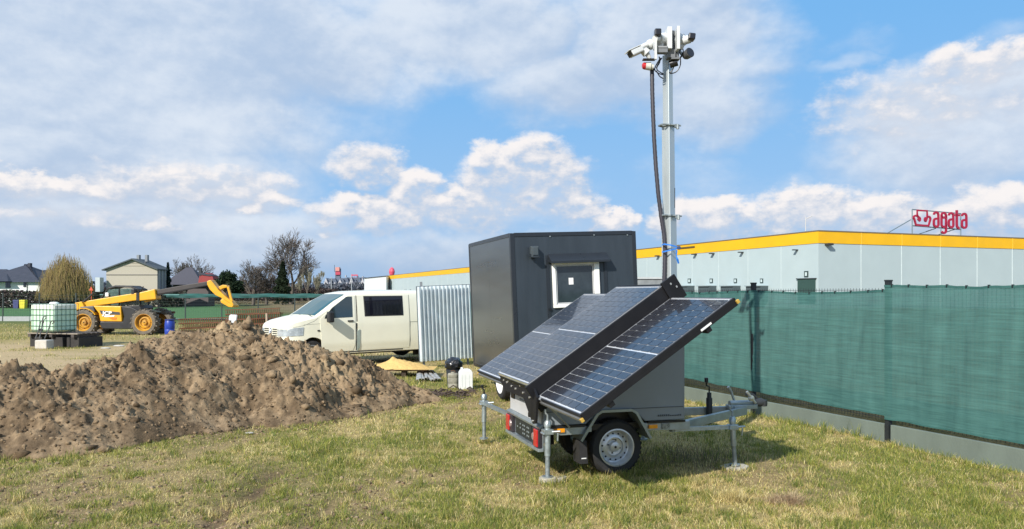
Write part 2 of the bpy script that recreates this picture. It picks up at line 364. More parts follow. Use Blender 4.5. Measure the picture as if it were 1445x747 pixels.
def build_mound():
    st = .020; xs = np.arange(-10.5, -.6, st); ys = np.arange(7.6, 17.2, st); X, Y = np.meshgrid(xs, ys, indexing='ij')
    Z, h = mound_h(X, Y); G0 = ground_z(X, Y)
    Z = np.where(h > .001, Z+G0, -.10)
    # tan dry crust against darker damp soil, in patches
    n = fbm(X*1.2, Y*1.2, 91, 4); n2 = fbm(X*9, Y*9, 92, 3)
    dry = np.array([.285, .205, .125]); damp = np.array([.135, .095, .058]); sandy = np.array([.35, .255, .15])
    t = sstep(n*.6+n2*.4, .36, .60)[..., None]; c = damp*(1-t)+dry*t
    s2 = sstep(fbm(X*.7+5, Y*.7, 93, 3), .58, .68)[..., None]; c = c*(1-s2)+sandy*s2
    keep = (h > .001); keep[1:, :] |= keep[:-1, :]; keep[:-1, :] |= keep[1:, :]; keep[:, 1:] |= keep[:, :-1]; keep[:, :-1] |= keep[:, 1:]
    nx, ny = X.shape; idx = -np.ones(nx*ny, np.int64); kf = keep.ravel(); idx[kf] = np.arange(kf.sum())
    lo, _, _ = grid_faces(nx, ny); F = lo.reshape(-1, 4); F = F[(idx[F] >= 0).all(1)]; F = idx[F]
    V = np.stack([X.ravel()[kf], Y.ravel()[kf], Z.ravel()[kf]], 1)
    root = empty('soil_heap', (-3.5, 11.5, 0)); tag(root, 'long heap of lumpy excavated brown soil in front of the van and telehandler', 'soil heap')
    V = V-np.array([-3.5, 11.5, 0])
    sm = attr_mat('excavated_soil', .95, .1, bump=.02, bscale=22, var=.35, nscale=14)
    o = np_mesh('soil_mass', V, F.ravel(), np.arange(len(F))*4, None, sm, c.reshape(-1, 3)[kf], True); o.parent = root
    # loose clods lying over it
    bm = bmesh.new(); bmesh.ops.create_icosphere(bm, subdivisions=1, radius=1); base = np.array([v.co[:] for v in bm.verts]); fc = np.array([[v.index for v in f.verts] for f in bm.faces]); bm.free()
    N = 7500; VV = []; FF = []; CC = []; k = 0; off = 0
    PX = rng.uniform(-9.5, -1.0, 4*N); PY = rng.uniform(8.2, 15.5, 4*N); PZ, PH = mound_h(PX, PY); _, PF = mound_h(PX-.12, PY+.38); PG = ground_z(PX, PY)
    for x, y, z_, hh, hf, gz in zip(PX, PY, PZ, PH, PF, PG):
        if k >= N: break
        if hh <= .001:
            if hf <= .001 or rng.random() > .4: continue
            z_ = 0.0
        rd = .009+.026*rng.random()**2.2+(.03+.07*rng.random() if rng.random() < .016 else 0)
        if y > 12.5 and rd < .018: continue
        q = base*(1+.22*rng.standard_normal((len(base), 1)))*np.array([1, rng.uniform(.6, 1), rng.uniform(.5, .85)])
        a = rng.uniform(0, 6.28); ca, sa = math.cos(a), math.sin(a); q = q@np.array([[ca, -sa, 0], [sa, ca, 0], [0, 0, 1]])
        VV.append(q*rd+np.array([x+3.5, y-11.5, z_+gz-rd*.15])); FF.append(fc+off); off += len(base)
        CC.append(np.tile((damp if rng.random() < .45 else dry)*rng.uniform(.75, 1.0), (len(base), 1))); k += 1
    F = np.concatenate(FF); o = np_mesh('loose_clods', np.concatenate(VV), F.ravel(), np.arange(len(F))*3, None, sm, np.concatenate(CC), False); o.parent = root; o['kind'] = 'stuff'
build_mound()
# ------------------------------------------------------------------ warehouse
def sheet_lines(mb, p0, d, L, z0, z1, step, n, w=.05, t=.02):
    k = step
    while k < L:
        c = Vector(p0)+Vector(d)*k+Vector(n)*t/2; M = Matrix.Rotation(math.atan2(d[1], d[0]), 3, 'Z')
        mb.box((c.x, c.y, (z0+z1)/2), (w, t, z1-z0), M); k += step
def build_warehouse():
    Y0 = 85.0; X0 = (1155-CU)/FP*Y0; top = EYE+90/FP*Y0
    d1 = Vector((-.358, .934, 0)); d2 = Vector((.934, .358, 0)); W = Vector((X0, Y0, 0)); L1, L2 = 226.0, 120.0
    root = empty('warehouse', W); tag(root, 'huge pale grey warehouse with a yellow band under its flat roof', 'warehouse')
    wm = mat('grey_wall_panel', (.40, .485, .50), .55, var=.03, scale=.4); ym = mat('yellow_wall_band', (.76, .42, .004), .5, var=.05, scale=.5)
    a, b = Vector((0, 0, 0)), d1*L1; c, d = d2*L2, d2*L2+d1*L1; up = Vector((0, 0, 1))
    zb = EYE+72/FP*Y0-.02
    def blk(z0, z1, o=0.0):
        e1, e2 = -d2*o, -d1*o
        q = [a+e1+e2, c-e1+e2, d-e1-e2, b+e1-e2]; return [p+up*z0 for p in q]+[p+up*z1 for p in q]
    MB().hexa(blk(0, zb)).build('wall', wm, root)
    MB().hexa(blk(zb, top-.12, .06)).build('yellow_band', ym, root)
    MB().hexa(blk(top-.12, top, .10)).build('roof_edge', mat('roof_trim', (.16, .13, .08), .5), root)
    j = MB(); sheet_lines(j, (0, 0, 0), d2, L2, .2, zb, 6.0, -d1, .06, .03); sheet_lines(j, (0, 0, 0), d1, L1, .2, zb, 6.0, -d2, .03, .015)
    j.build('wall_joint', mat('pale_joint', (.60, .68, .68), .5), root)['kind'] = 'stuff'
    j = MB(); sheet_lines(j, -d1*.06, d2, L2, zb, top-.12, 6.0, -d1, .08, .03); j.build('band_joint', mat('band_seam', (.82, .48, .05), .5), root)['kind'] = 'stuff'
    # things on the left wall, found by the pixel column where they show
    def along(u): k = (u-CU)/FP; return (X0-k*Y0)/(k*.934+.358)
    M1 = Matrix.Rotation(math.atan2(d1.y, d1.x), 3, 'Z')
    def on_left(u0, u1, v0, v1, name, m, dep=.1, par=root):
        s0, s1 = along(u1), along(u0); s = (s0+s1)/2; Y = Y0+.934*s; z0 = EYE+(CV-v1)/FP*Y; z1 = EYE+(CV-v0)/FP*Y
        p = d1*s-d2*dep/2; return MB().box((p.x, p.y, (z0+z1)/2), (s1-s0, dep, z1-z0), M1).build(name, m, par)
    dk = mat('dock_door_green', (.03, .07, .06), .5, var=.1)
    on_left(1126.5, 1151, 394, 428, 'gate', dk, .12)
    on_left(1125, 1152.5, 392.8, 394, 'gate_frame', DKST, .2)
    MB  # numbered plates over the gates
    pm = mat('number_plate', (.03, .05, .05), .5); wp = mat('number_plate_face', (.5, .6, .6), .5)
    for u in (973, 1004, 1038, 1075, 1138):
        big = 1.35 if u > 1100 else 1.0
        vc = 387 if u > 1100 else 396.5
        on_left(u-2.1*big, u+2.1*big, vc-3.2*big, vc+3.2*big, 'number_plate', pm, .06)
        on_left(u-1.0*big, u+1.0*big, vc-1.9*big, vc+1.9*big, 'number_plate_face', wp, .09)
    for u0, u1 in ((964, 980), (995, 1011), (1027, 1045), (1063, 1084)):
        r = on_left(u0, u1, 404, 425, 'dock_shelter', mat('dock_shelter_cover', (.06, .085, .095), .7), 1.1)
        on_left(u0-.4, u1+.4, 403.2, 404.3, 'shelter_hood', mat('shelter_hood_grey', (.22, .28, .30), .6), 1.3)
    for u in (1048, 1007, 982, 930, 1125):
        on_left(u-1.5, u+1.5, 351.0+(1155-u)*.043, 352.4+(1155-u)*.043, 'wall_lamp', DKST, .6)
    for s in (1.2, 36): p = d2*s-d1*.3; MB().box((p.x, p.y, zb-.12), (.7, .6, .22), Matrix.Rotation(math.atan2(d2.y, d2.x), 3, 'Z')).build('wall_lamp', DKST, root)
    MB().tube([(-.8, 1.6, top), (-.8, 1.6, top+1.6)], .05, 5).tube([(-.8, 1.6, top+1.4), (-.1, 1.6, top+1.7)], .06, 5).build('roof_pipe', mat('pipe_grey', (.5, .5, .5), .5), root)
    for s in (25, 62): p = d1*s-d2*.13; MB().box((p.x, p.y, top-.5), (3.5, .04, .22), M1).build('lettering_strip', mat('faded_black', (.1, .07, .02), .7), root)
    # small rolled gate and doors on the right wall hidden by the netting are left out
    # white end wing
    wing = empty('white_hall', P(560, 415, 300)); wing.location.z = 0; tag(wing, 'plain white hall standing left of the yellow banded warehouse, far behind the van', 'hall')
    Yw = 285; z = lambda v: EYE+(CV-v)/FP*Yw
    xa, xb, xc = [(u-CU)/FP*Yw-wing.location.x for u in (514, 545, 551)]; yo = Yw-300
    MB().hexa([(xa, yo, 0), (xb, yo, 0), (xb, yo+30, 0), (xa, yo+30, 0), (xa, yo, z(393)), (xb, yo, z(390)), (xb, yo+30, z(390)), (xa, yo+30, z(393))]).build('wall', mat('white_wall', (.56, .61, .63), .6, var=.04), wing)
    MB().hexa([(xa, yo-.3, z(393)), (xb, yo-.3, z(390)), (xb, yo+30, z(390)), (xa, yo+30, z(393)), (xa, yo-.3, z(392.3)), (xb, yo-.3, z(389.3)), (xb, yo+30, z(389.3)), (xa, yo+30, z(392.3))]).build('roof_edge', DKST, wing)
    an = empty('low_annex', P(918, 415, 60)); an.location.z = 0; tag(an, 'low grey flat building glimpsed between the dark cabin and the mast', 'outbuilding')
    zz = lambda v: EYE+(CV-v)/FP*60
    gm = mat('annex_grey', (.20, .22, .23), .7, var=.25, scale=1.5)
    MB().box((0, 3, zz(394)/2), (2.6, 6, zz(394))).build('wall', gm, an); MB().box((0, 3, zz(392.6)), (2.8, 6.2, .14)).build('roof_edge', mat('annex_trim', (.42, .45, .46), .6), an)
    MB().box((.3, -.03, 1.7), (1.2, .06, .5)).build('shutter', DKST, an)
    # roof sign: red logo and word on a steel frame
    sg = empty('roof_sign', W+d2*14.2+d1*.4+up*top); tag(sg, 'red agata shop sign with sofa logo on a steel frame above the yellow warehouse', 'sign')
    rm = mat('sign_red', (.34, .005, .035), .4, coat=.2); S = 6.35/78   # metres per pixel there
    Ms = Matrix.Rotation(math.atan2(d2.y, d2.x), 4, 'Z')
    sg.rotation_euler = (0, 0, math.atan2(d2.y, d2.x)); base = 328.6
    def q(x, y): return ((x-1287)*S*1.335, 0.0, (base-y)*S)
    def z2(x, y): return q(1270+x/8.257, 280+y/8.257)     # from the enlarged view of the sign
    def stroke(mb, pts, w, dep=.14):                    # flat strip of width w with depth
        pts = [Vector(z2(*p)) for p in pts]; w *= S/8.257/2*1.15
        Ls = []
        for i, p in enumerate(pts):
            t = (pts[min(i+1, len(pts)-1)]-pts[max(i-1, 0)]).normalized(); n = Vector((-t.z, 0, t.x)); Ls.append((p+n*w, p-n*w))
        for i in range(len(pts)-1):
            (a1, a2), (b1, b2) = Ls[i], Ls[i+1]; dy = Vector((0, dep, 0)); mb.hexa([a1, a2, b2, b1, a1-dy, a2-dy, b2-dy, b1-dy])
    def arc(cx, cy, rx, ry, a0, a1, n=10): return [(cx+rx*math.cos(R(a0+(a1-a0)*k/n)), cy-ry*math.sin(R(a0+(a1-a0)*k/n))) for k in range(n+1)]
    lg = MB()
    stroke(lg, [(205, 235)]+arc(170, 210, 30, 25, -40, 180)+[(150, 230), (168, 292), (240, 297), (318, 297), (337, 230)]+arc(318, 215, 22, 25, 0, 180)+[(282, 250)], 20)
    stroke(lg, [(185, 200), (183, 122), (300, 122), (303, 200)], 18); stroke(lg, arc(205, 225, 12, 20, -90, 90), 20); stroke(lg, arc(285, 225, 12, 20, 90, 270), 20)
    lg.build('logo', rm, sg)
    def A(x):
        m = MB(); stroke(m, arc(x, 160, 26, 26, 190, 0)+[(x+27, 200), (x+28, 262)]+arc(x, 275, 28, 30, 0, -180)+[(x-28, 255)]+arc(x, 240, 28, 30, 180, 80), 23); m.build('letter', rm, sg)
    A(410); 
    m = MB(); stroke(m, arc(502, 165, 27, 30, 0, 360), 23); stroke(m, [(475, 165), (475, 270)]+arc(502, 275, 27, 30, 180, 360)+[(529, 250)], 22); stroke(m, [(530, 160), (530, 340)]+arc(502, 345, 28, 32, 0, -150), 23); m.build('letter', rm, sg)
    A(592)
    m = MB(); stroke(m, [(662, 95), (662, 265)]+arc(685, 275, 22, 35, 180, 290), 26); stroke(m, [(636, 155), (700, 155)], 20); m.build('letter', rm, sg); A(755)
    fm = mat('sign_frame_steel', (.16, .22, .26), .5, .3)
    fr = MB()
    for pa, pb in (((155, 108), (745, 128)), ((155, 300), (745, 322)), ((155, 108), (155, 400)), ((745, 128), (745, 400)), ((500, 330), (500, 400))):
        A_, B_ = Vector(z2(*pa)), Vector(z2(*pb)); A_.y = B_.y = .3; fr.tube([A_, B_], .07, 5)
    for x in (140, 440, 680): fr.tube([Vector(z2(x, 230 if x < 200 else 320))+Vector((0, .3, 0)), Vector(z2(x-100 if x < 200 else x-55, 400))+Vector((0, 3.0, 0))], .06, 5)
    fr.build('support_frame', fm, sg)
build_warehouse()
# ------------------------------------------------------------------ screened fence on the right
FD = Vector((-.385, .923, 0)).normalized(); FB = Vector((4.68, 9.69, 0)); FN = Vector((-FD.y, FD.x, 0))   # FN points to the camera's side
if FN.dot(-FB) < 0: FN = -FN
def build_fence():
    root = empty('panel_fence', FB); tag(root, 'dark steel mesh fence with square posts on a concrete plinth, covered by green netting', 'fence')
    Mr = Matrix.Rotation(math.atan2(FD.y, FD.x), 3, 'Z'); pm = mat('post_dark_steel', (.018, .022, .025), .45)
    pl = mat('plinth_concrete', (.135, .165, .140), .85, var=.14, scale=3, bump=.003, bscale=70, stretch=(1, 1, .4))
    for k in range(-2, 9):
        p = FD*2.5*k
        MB().box((0, 0, 0), (.06, .06, 2.06), Mr).box((0, 0, 1.035), (.07, .07, .02), Mr).build('post', pm, root).location = (p.x, p.y, .98)
        c = FD*2.5*(k+.5)
        o = MB().box((0, 0, 0), (2.40, .05, .26), Mr).build('plinth_slab', pl, root, bevel=.006); o.location = (c.x, c.y, .10)
        w = MB()
        for z in np.arange(.30, 1.95, .2): w.tube([FD*-1.21+Vector((0, 0, z)), FD*1.21+Vector((0, 0, z))], .004, 4, False)
        for t in np.arange(-1.2, 1.21, .05): w.tube([FD*t+Vector((0, 0, .26)), FD*t+Vector((0, 0, 1.925))], .0028, 3, False)
        o = w.build('mesh_panel', pm, root); o.location = (c.x, c.y, 0)
    MB().box((0, 0, 0), (.035, .015, .04), Mr).build('marker_tape', mat('red_tape', (.6, .02, .02), .5), root).location = FN*.04+Vector((0.03, -.03, .33))
    # netting
    m = bpy.data.materials.new('green_shade_netting'); m.use_nodes = True; nt = m.node_tree; nt.nodes.clear(); N = nt.nodes.new; L = nt.links.new
    tc = N('ShaderNodeTexCoord'); mp = N('ShaderNodeMapping'); mp.inputs['Rotation'].default_value = (0, 0, -math.atan2(FD.y, FD.x)); L(tc.outputs['Object'], mp.inputs[0])
    mp2 = N('ShaderNodeMapping'); mp2.inputs['Scale'].default_value = (1.2, 1, 26); L(mp.outputs[0], mp2.inputs[0])
    n1 = N('ShaderNodeTexNoise'); n1.inputs['Scale'].default_value = 1.6; n1.inputs['Detail'].default_value = 6; n1.inputs['Roughness'].default_value = .7; L(mp2.outputs[0], n1.inputs['Vector'])
    mp3 = N('ShaderNodeMapping'); mp3.inputs['Scale'].default_value = (5, 1, .8); L(mp.outputs[0], mp3.inputs[0])
    n2 = N('ShaderNodeTexNoise'); n2.inputs['Scale'].default_value = 1.5; n2.inputs['Detail'].default_value = 3; L(mp3.outputs[0], n2.inputs['Vector'])
    ad = N('ShaderNodeMath'); ad.operation = 'MULTIPLY_ADD'; L(n2.outputs[0], ad.inputs[0]); ad.inputs[1].default_value = .35; L(n1.outputs[0], ad.inputs[2])
    mr = N('ShaderNodeMapRange'); L(ad.outputs[0], mr.inputs[0]); mr.inputs[1].default_value = .48; mr.inputs[2].default_value = .88
    mx = N('ShaderNodeMix'); mx.data_type = 'RGBA'; L(mr.outputs[0], mx.inputs[0]); mx.inputs[6].default_value = (.060, .158, .146, 1); mx.inputs[7].default_value = (.108, .250, .228, 1)
    df = N('ShaderNodeBsdfDiffuse'); tl = N('ShaderNodeBsdfTranslucent'); L(mx.outputs[2], df.inputs[0]); L(mx.outputs[2], tl.inputs[0])
    m1 = N('ShaderNodeMixShader'); m1.inputs[0].default_value = .3; L(df.outputs[0], m1.inputs[1]); L(tl.outputs[0], m1.inputs[2])
    tr = N('ShaderNodeBsdfTransparent'); m2 = N('ShaderNodeMixShader'); 
    mr2 = N('ShaderNodeMapRange'); L(n1.outputs[0], mr2.inputs[0]); mr2.inputs[1].default_value = .35; mr2.inputs[2].default_value = .7; mr2.inputs[3].default_value = .87; mr2.inputs[4].default_value = .975
    L(mr2.outputs[0], m2.inputs[0]); L(tr.outputs[0], m2.inputs[1]); L(m1.outputs[0], m2.inputs[2]); o = N('ShaderNodeOutputMaterial'); L(m2.outputs[0], o.inputs[0])
    m3 = bpy.data.materials.new('netting_hem'); m3.use_nodes = True; b = m3.node_tree.nodes['Principled BSDF']; b.inputs['Base Color'].default_value = (.03, .11, .10, 1); b.inputs['Roughness'].default_value = .8
    def net(t0, t1, zt, zb, seed, label, off):
        n = int((t1-t0)/.035); mz = 34; T = np.linspace(t0, t1, n); Z = np.linspace(0, 1, mz); TT, ZZ = np.meshgrid(T, Z, indexing='ij')
        span = np.abs(((TT/2.5) % 1)-.5)*2             # 1 at posts, 0 mid-span
        top = zt-.030*(1-span)-.022*(fbm(TT*5, TT*0, seed, 3)-.5); bot = zb+.03*(TT/2.5)*(TT > 0)+.02*(fbm(TT*3, TT*0+4, seed+1, 2)-.5)
        z = bot+(top-bot)*ZZ; bulge = .035+.05*(1-span**2)*np.sin(np.pi*ZZ)*fbm(TT*.8, ZZ*1.2, seed+4, 2)
        fold = .030*(fbm(TT*4+ZZ*1.6, ZZ*.7, seed+5, 3)-.5)*2+.007*(fbm(TT*16, ZZ*2, seed+6, 2)-.5)*2+.006*(fbm(TT*2, ZZ*14, seed+7, 2)-.5)*2
        d = off+bulge+fold
        V = np.stack([FD.x*TT+FN.x*d, FD.y*TT+FN.y*d, z], -1).reshape(-1, 3); lo, st, to = grid_faces(n, mz)
        r = empty('shade_netting', FB); tag(r, label, 'netting', 'green netting hung on the steel fence')
        o = np_mesh('netting_cloth', V, lo, st, to, m, None, True); o.parent = r
        for zz, tp in ((top[:, 0], 1), (bot[:, 0], 0)):
            h = MB(); col = -1 if tp else 0
            for i in range(0, n-1):
                a = V.reshape(n, mz, 3)[i, col]; b_ = V.reshape(n, mz, 3)[i+1, col]; nn = np.array([FN.x, FN.y, 0])*.004; w = np.array([0, 0, -.028 if tp else .018])
                h.add([a+nn, b_+nn, b_+nn+w, a+nn+w], [(0, 1, 2, 3)])
            h.build('hem', m3, r)
        e = MB()
        for t in np.arange(t0+.1, t1, .25):
            i = min(n-1, int((t-t0)/(t1-t0)*n)); a = V.reshape(n, mz, 3)[i, -1]; e.box((a[0], a[1], a[2]-.005), (.012, .03, .03), Mr)
        e.build('cable_tie', pm, r)['kind'] = 'stuff'
    net(-5.2, .02, 1.965, .29, 300, 'near stretch of green shade netting at the right edge, right of the tall post', .0)
    net(-.02, 19.5, 1.900, .33, 340, 'green shade netting behind the trailer drawbar and mast, left of the tall post', .0)
build_fence()
# ------------------------------------------------------------------ dark site cabin on wheels
def build_cabin():
    Rm = Matrix(((.95112, -.30596, -.04191), (.30592, .95203, -.00743), (.04217, -.00576, .99909)))
    w, l, h = 2.307, 2.735, 2.428; T = Vector((-.030, 13.0, 2.858)); O = T-Rm.col[2]*h
    root = bpy.data.objects.new('site_cabin', None); COL.objects.link(root); root.matrix_world = Matrix.Translation(O) @ Rm.to_4x4(); bpy.context.view_layer.update()
    tag(root, 'dark anthracite site cabin on wheels with white framed window, behind the solar trailer', 'cabin')
    wm = mat('anthracite_panel', (.034, .045, .058), .40, .1, var=.16, scale=2.2, coat=.12, stretch=(2.5, 1, .35)); sm = mat('brushed_dark_panel', (.20, .215, .225), .30, .85, var=.18, scale=1.2, stretch=(1, .3, 2.2), bump=.004, bscale=1.4); em = mat('cabin_edge_trim', (.03, .036, .045), .3, .3, var=.05)
    MB().box((w/2, .02, h/2), (w-.10, .04, h-.10)).build('front_wall', wm, root)
    for k in range(2):                        # side wall: two sandwich panels
        y0 = .04+(l-.08)*k/2; y1 = .04+(l-.08)*(k+1)/2-.004
        MB().box((.02, (y0+y1)/2, h/2), (.04, y1-y0, h-.10)).build('side_panel', sm, root)
    MB().box((w-.02, l/2, h/2), (.04, l-.08, h-.10)).build('side_wall', wm, root); MB().box((w/2, l-.02, h/2), (w-.1, .04, h-.10)).build('back_wall', wm, root)
    e = MB()
    for x in (.03, w-.03):
        for y in (.03, l-.03): e.box((x, y, h/2), (.075, .075, h))
    for z in (.03, h-.025):
        for y in (.03, l-.03): e.box((w/2, y, z), (w-.136, .078, .07))
        for x in (.03, w-.03): e.box((x, l/2, z), (.078, l-.136, .07))
    e.build('edge_trim', em, root, bevel=.006)
    MB().box((w/2, l/2, h-.02), (w-.1, l-.1, .03)).build('roof', em, root)
    # door leaf lines and window: px -> x along the front
    def fx(u, v):
        D = Vector(((u-CU)/FP, 1, (CV-v)/FP)); n = Rm.col[1]; C0 = Vector((0, 0, EYE)); t = (O-C0).dot(n)/D.dot(n); q = Rm.transposed() @ (C0+D*t-O); return q.x, q.z
    x0, z1 = fx(778, 369.5); x1, _ = fx(844, 369.5); _, z0 = fx(781, 435); 
    fm = mat('window_frame_white', (.90, .89, .84), .35, var=.06, scale=12)
    wn = MB(); t = .055
    for a, b, c, d in ((x0, x1, z1-t, z1), (x0, x1, z0, z0+t), (x0, x0+t, z0+t, z1-t), (x1-t*1.7, x1, z0+t, z1-t)): wn.box(((a+b)/2, -.02, (c+d)/2), (b-a-.001, .045, d-c))
    wf = wn.build('window', fm, root, bevel=.006)
    i = MB(); a, b, c, d = x0+t, x1-t*1.7, z0+t, z1-t
    for q in ((a, a+.03, c, d), (b-.03, b, c, d), (a+.03, b-.03, c, c+.03), (a+.03, b-.03, d-.03, d)): i.box(((q[0]+q[1])/2, -.008, (q[2]+q[3])/2), (q[1]-q[0], .03, q[3]-q[2]))
    i.build('sash', mat('sash_grey_white', (.5, .5, .5), .4), wf, bevel=.003)
    MB().box(((a+b)/2, .0, (c+d)/2), (b-a-.058, .012, d-c-.058)).build('glass_pane', mat('cabin_window_glass', (.028, .038, .045), .12, var=.5, scale=2.5, coat=.6), wf)
    px, pz = fx(805.5, 397); MB().box((px, -.011, pz), (.085, .004, .115)).build('paper_note', mat('paper', (.8, .8, .8), .7, var=.03), root)
    a, z = fx(773, 361); b, _ = fx(856, 361); c = (a+b)/2
    MB().hexa([(a, -.16, z-.14), (b, -.16, z-.14), (b, -.002, z-.11), (a, -.002, z-.11), (a, -.16, z-.10), (b, -.16, z-.10), (b, -.002, z+.03), (a, -.002, z+.03)]).build('window_canopy', em, root, bevel=.004)
    for u in (778, 852):
        xx, zz = fx(u, 400); MB().box((xx+(-.06 if u < 800 else .04), -.005, zz-.1), (.05, .02, 1.15)).build('shutter_rail', em, root)
    lx, lz = fx(752, 356); LP_ = MB().box((lx, -.07, lz), (.13, .10, .19)).box((lx, -.125, lz+.01), (.10, .02, .14)).build('floodlight', mat('lamp_housing', (.06, .075, .085), .5), root, bevel=.008)
    MB().box((lx, -.14, lz-.09), (.12, .07, .02)).box((lx-.075, -.09, lz-.06), (.02, .03, .05)).build('lamp_bracket', em, LP_)
    kx, kz = fx(776, 437); MB().box((kx, -.015, kz), (.05, .03, .04)).build('socket', BLACK, root)
    for u in (776, 838, 885):
        bx, bz = fx(u, 332 if u > 780 else 334); MB().lathe([(0, -.012), (.012, -.01), (.014, 0)], (bx, -.005, bz), (0, 1, 0), 8).build('screw', GALV2, root)
    # chassis and wheels
    MB().box((.25, l/2, -.07), (.09, l+.2, .12)).box((w-.25, l/2, -.07), (.09, l+.2, .12)).box((w/2, .3, -.08), (w-.2, .08, .08)).box((w/2, l-.3, -.08), (w-.2, .08, .08)).build('chassis', DKST, root)
    for x in (-.02, w+.02):
        for y in (.62,):
            s = -1 if x < 1 else 1
            wh = wheel('wheel', root, (x, y, -.11), .30, .18, s, WHT)
def wheel(name, root, c, r, w, side, rimm, axis='x', holes=10, tyrem=None):
    "tyre and rim under a wheel part; side = which way the outer face looks along the axis"
    ax = Vector((1, 0, 0) if axis == 'x' else (0, 1, 0))*side; tm = tyrem or RUB
    c = Vector(c); o = c-ax*w/2
    pr = [(r*.64, w*.02), (r*.72, -.004), (r*.90, .0), (r*.97, w*.10), (r, w*.25), (r, w*.75), (r*.97, w*.9), (r*.90, w), (r*.72, w+.004), (r*.64, w*.98)]
    t = MB().lathe(pr, o, ax, 40); ty = t.build(name, tm, root, True)
    tr = MB(); a = ax.orthogonal().normalized(); b = ax.cross(a)
    for k in range(36):
        th = 2*math.pi*k/36
        for j, q in enumerate((.22, .5, .78)):
            d = a*math.cos(th+j*.09)+b*math.sin(th+j*.09); M = Matrix((ax, (-a*math.sin(th)+b*math.cos(th)), d)).transposed(); tr.box(c-ax*w/2+ax*w*q+d*(r*1.0), (w*.20, r*.10, r*.008), M)
    tr.build('tread', tm, ty)['kind'] = 'stuff'
    rr = r*.66
    rim = MB().lathe([(rr*.98, 0), (rr, w*.94), (rr*1.02, w+.004), (rr*.95, w+.006), (rr*.90, w*.93), (rr*.86, w*.62), (rr*.80, w*.58), (rr*.62, w*.72), (rr*.50, w*.74), (rr*.46, w*.62), (rr*.30, w*.60), (rr*.26, w*.80), (rr*.10, w*.84), (0, w*.84)], o, ax, 40).build('rim', rimm, ty, True, ang=28)
    h = MB()
    for k in range(holes):
        th = 2*math.pi*k/holes; d = a*math.cos(th)+b*math.sin(th); M = Matrix((ax, (-a*math.sin(th)+b*math.cos(th)), d)).transposed()
        h.lathe([(0, .002), (rr*.055, .002), (rr*.055, -.01)], c-ax*w/2+ax*(w*.665)+d*rr*.71, ax+d*(.25), 8)
    for k in range(4):
        th = 2*math.pi*k/4+.5; d = a*math.cos(th)+b*math.sin(th); h.lathe([(0, .008), (rr*.045, .006), (rr*.05, 0)], c-ax*w/2+ax*(w*.61)+d*rr*.36, ax, 6)
    h.lathe([(0, .004), (rr*.07, .004), (rr*.07, 0)], c-ax*w/2+ax*w*.84, ax, 10)
    h.build('rim_holes', BLACK, rim)['kind'] = 'stuff'; return ty
build_cabin()
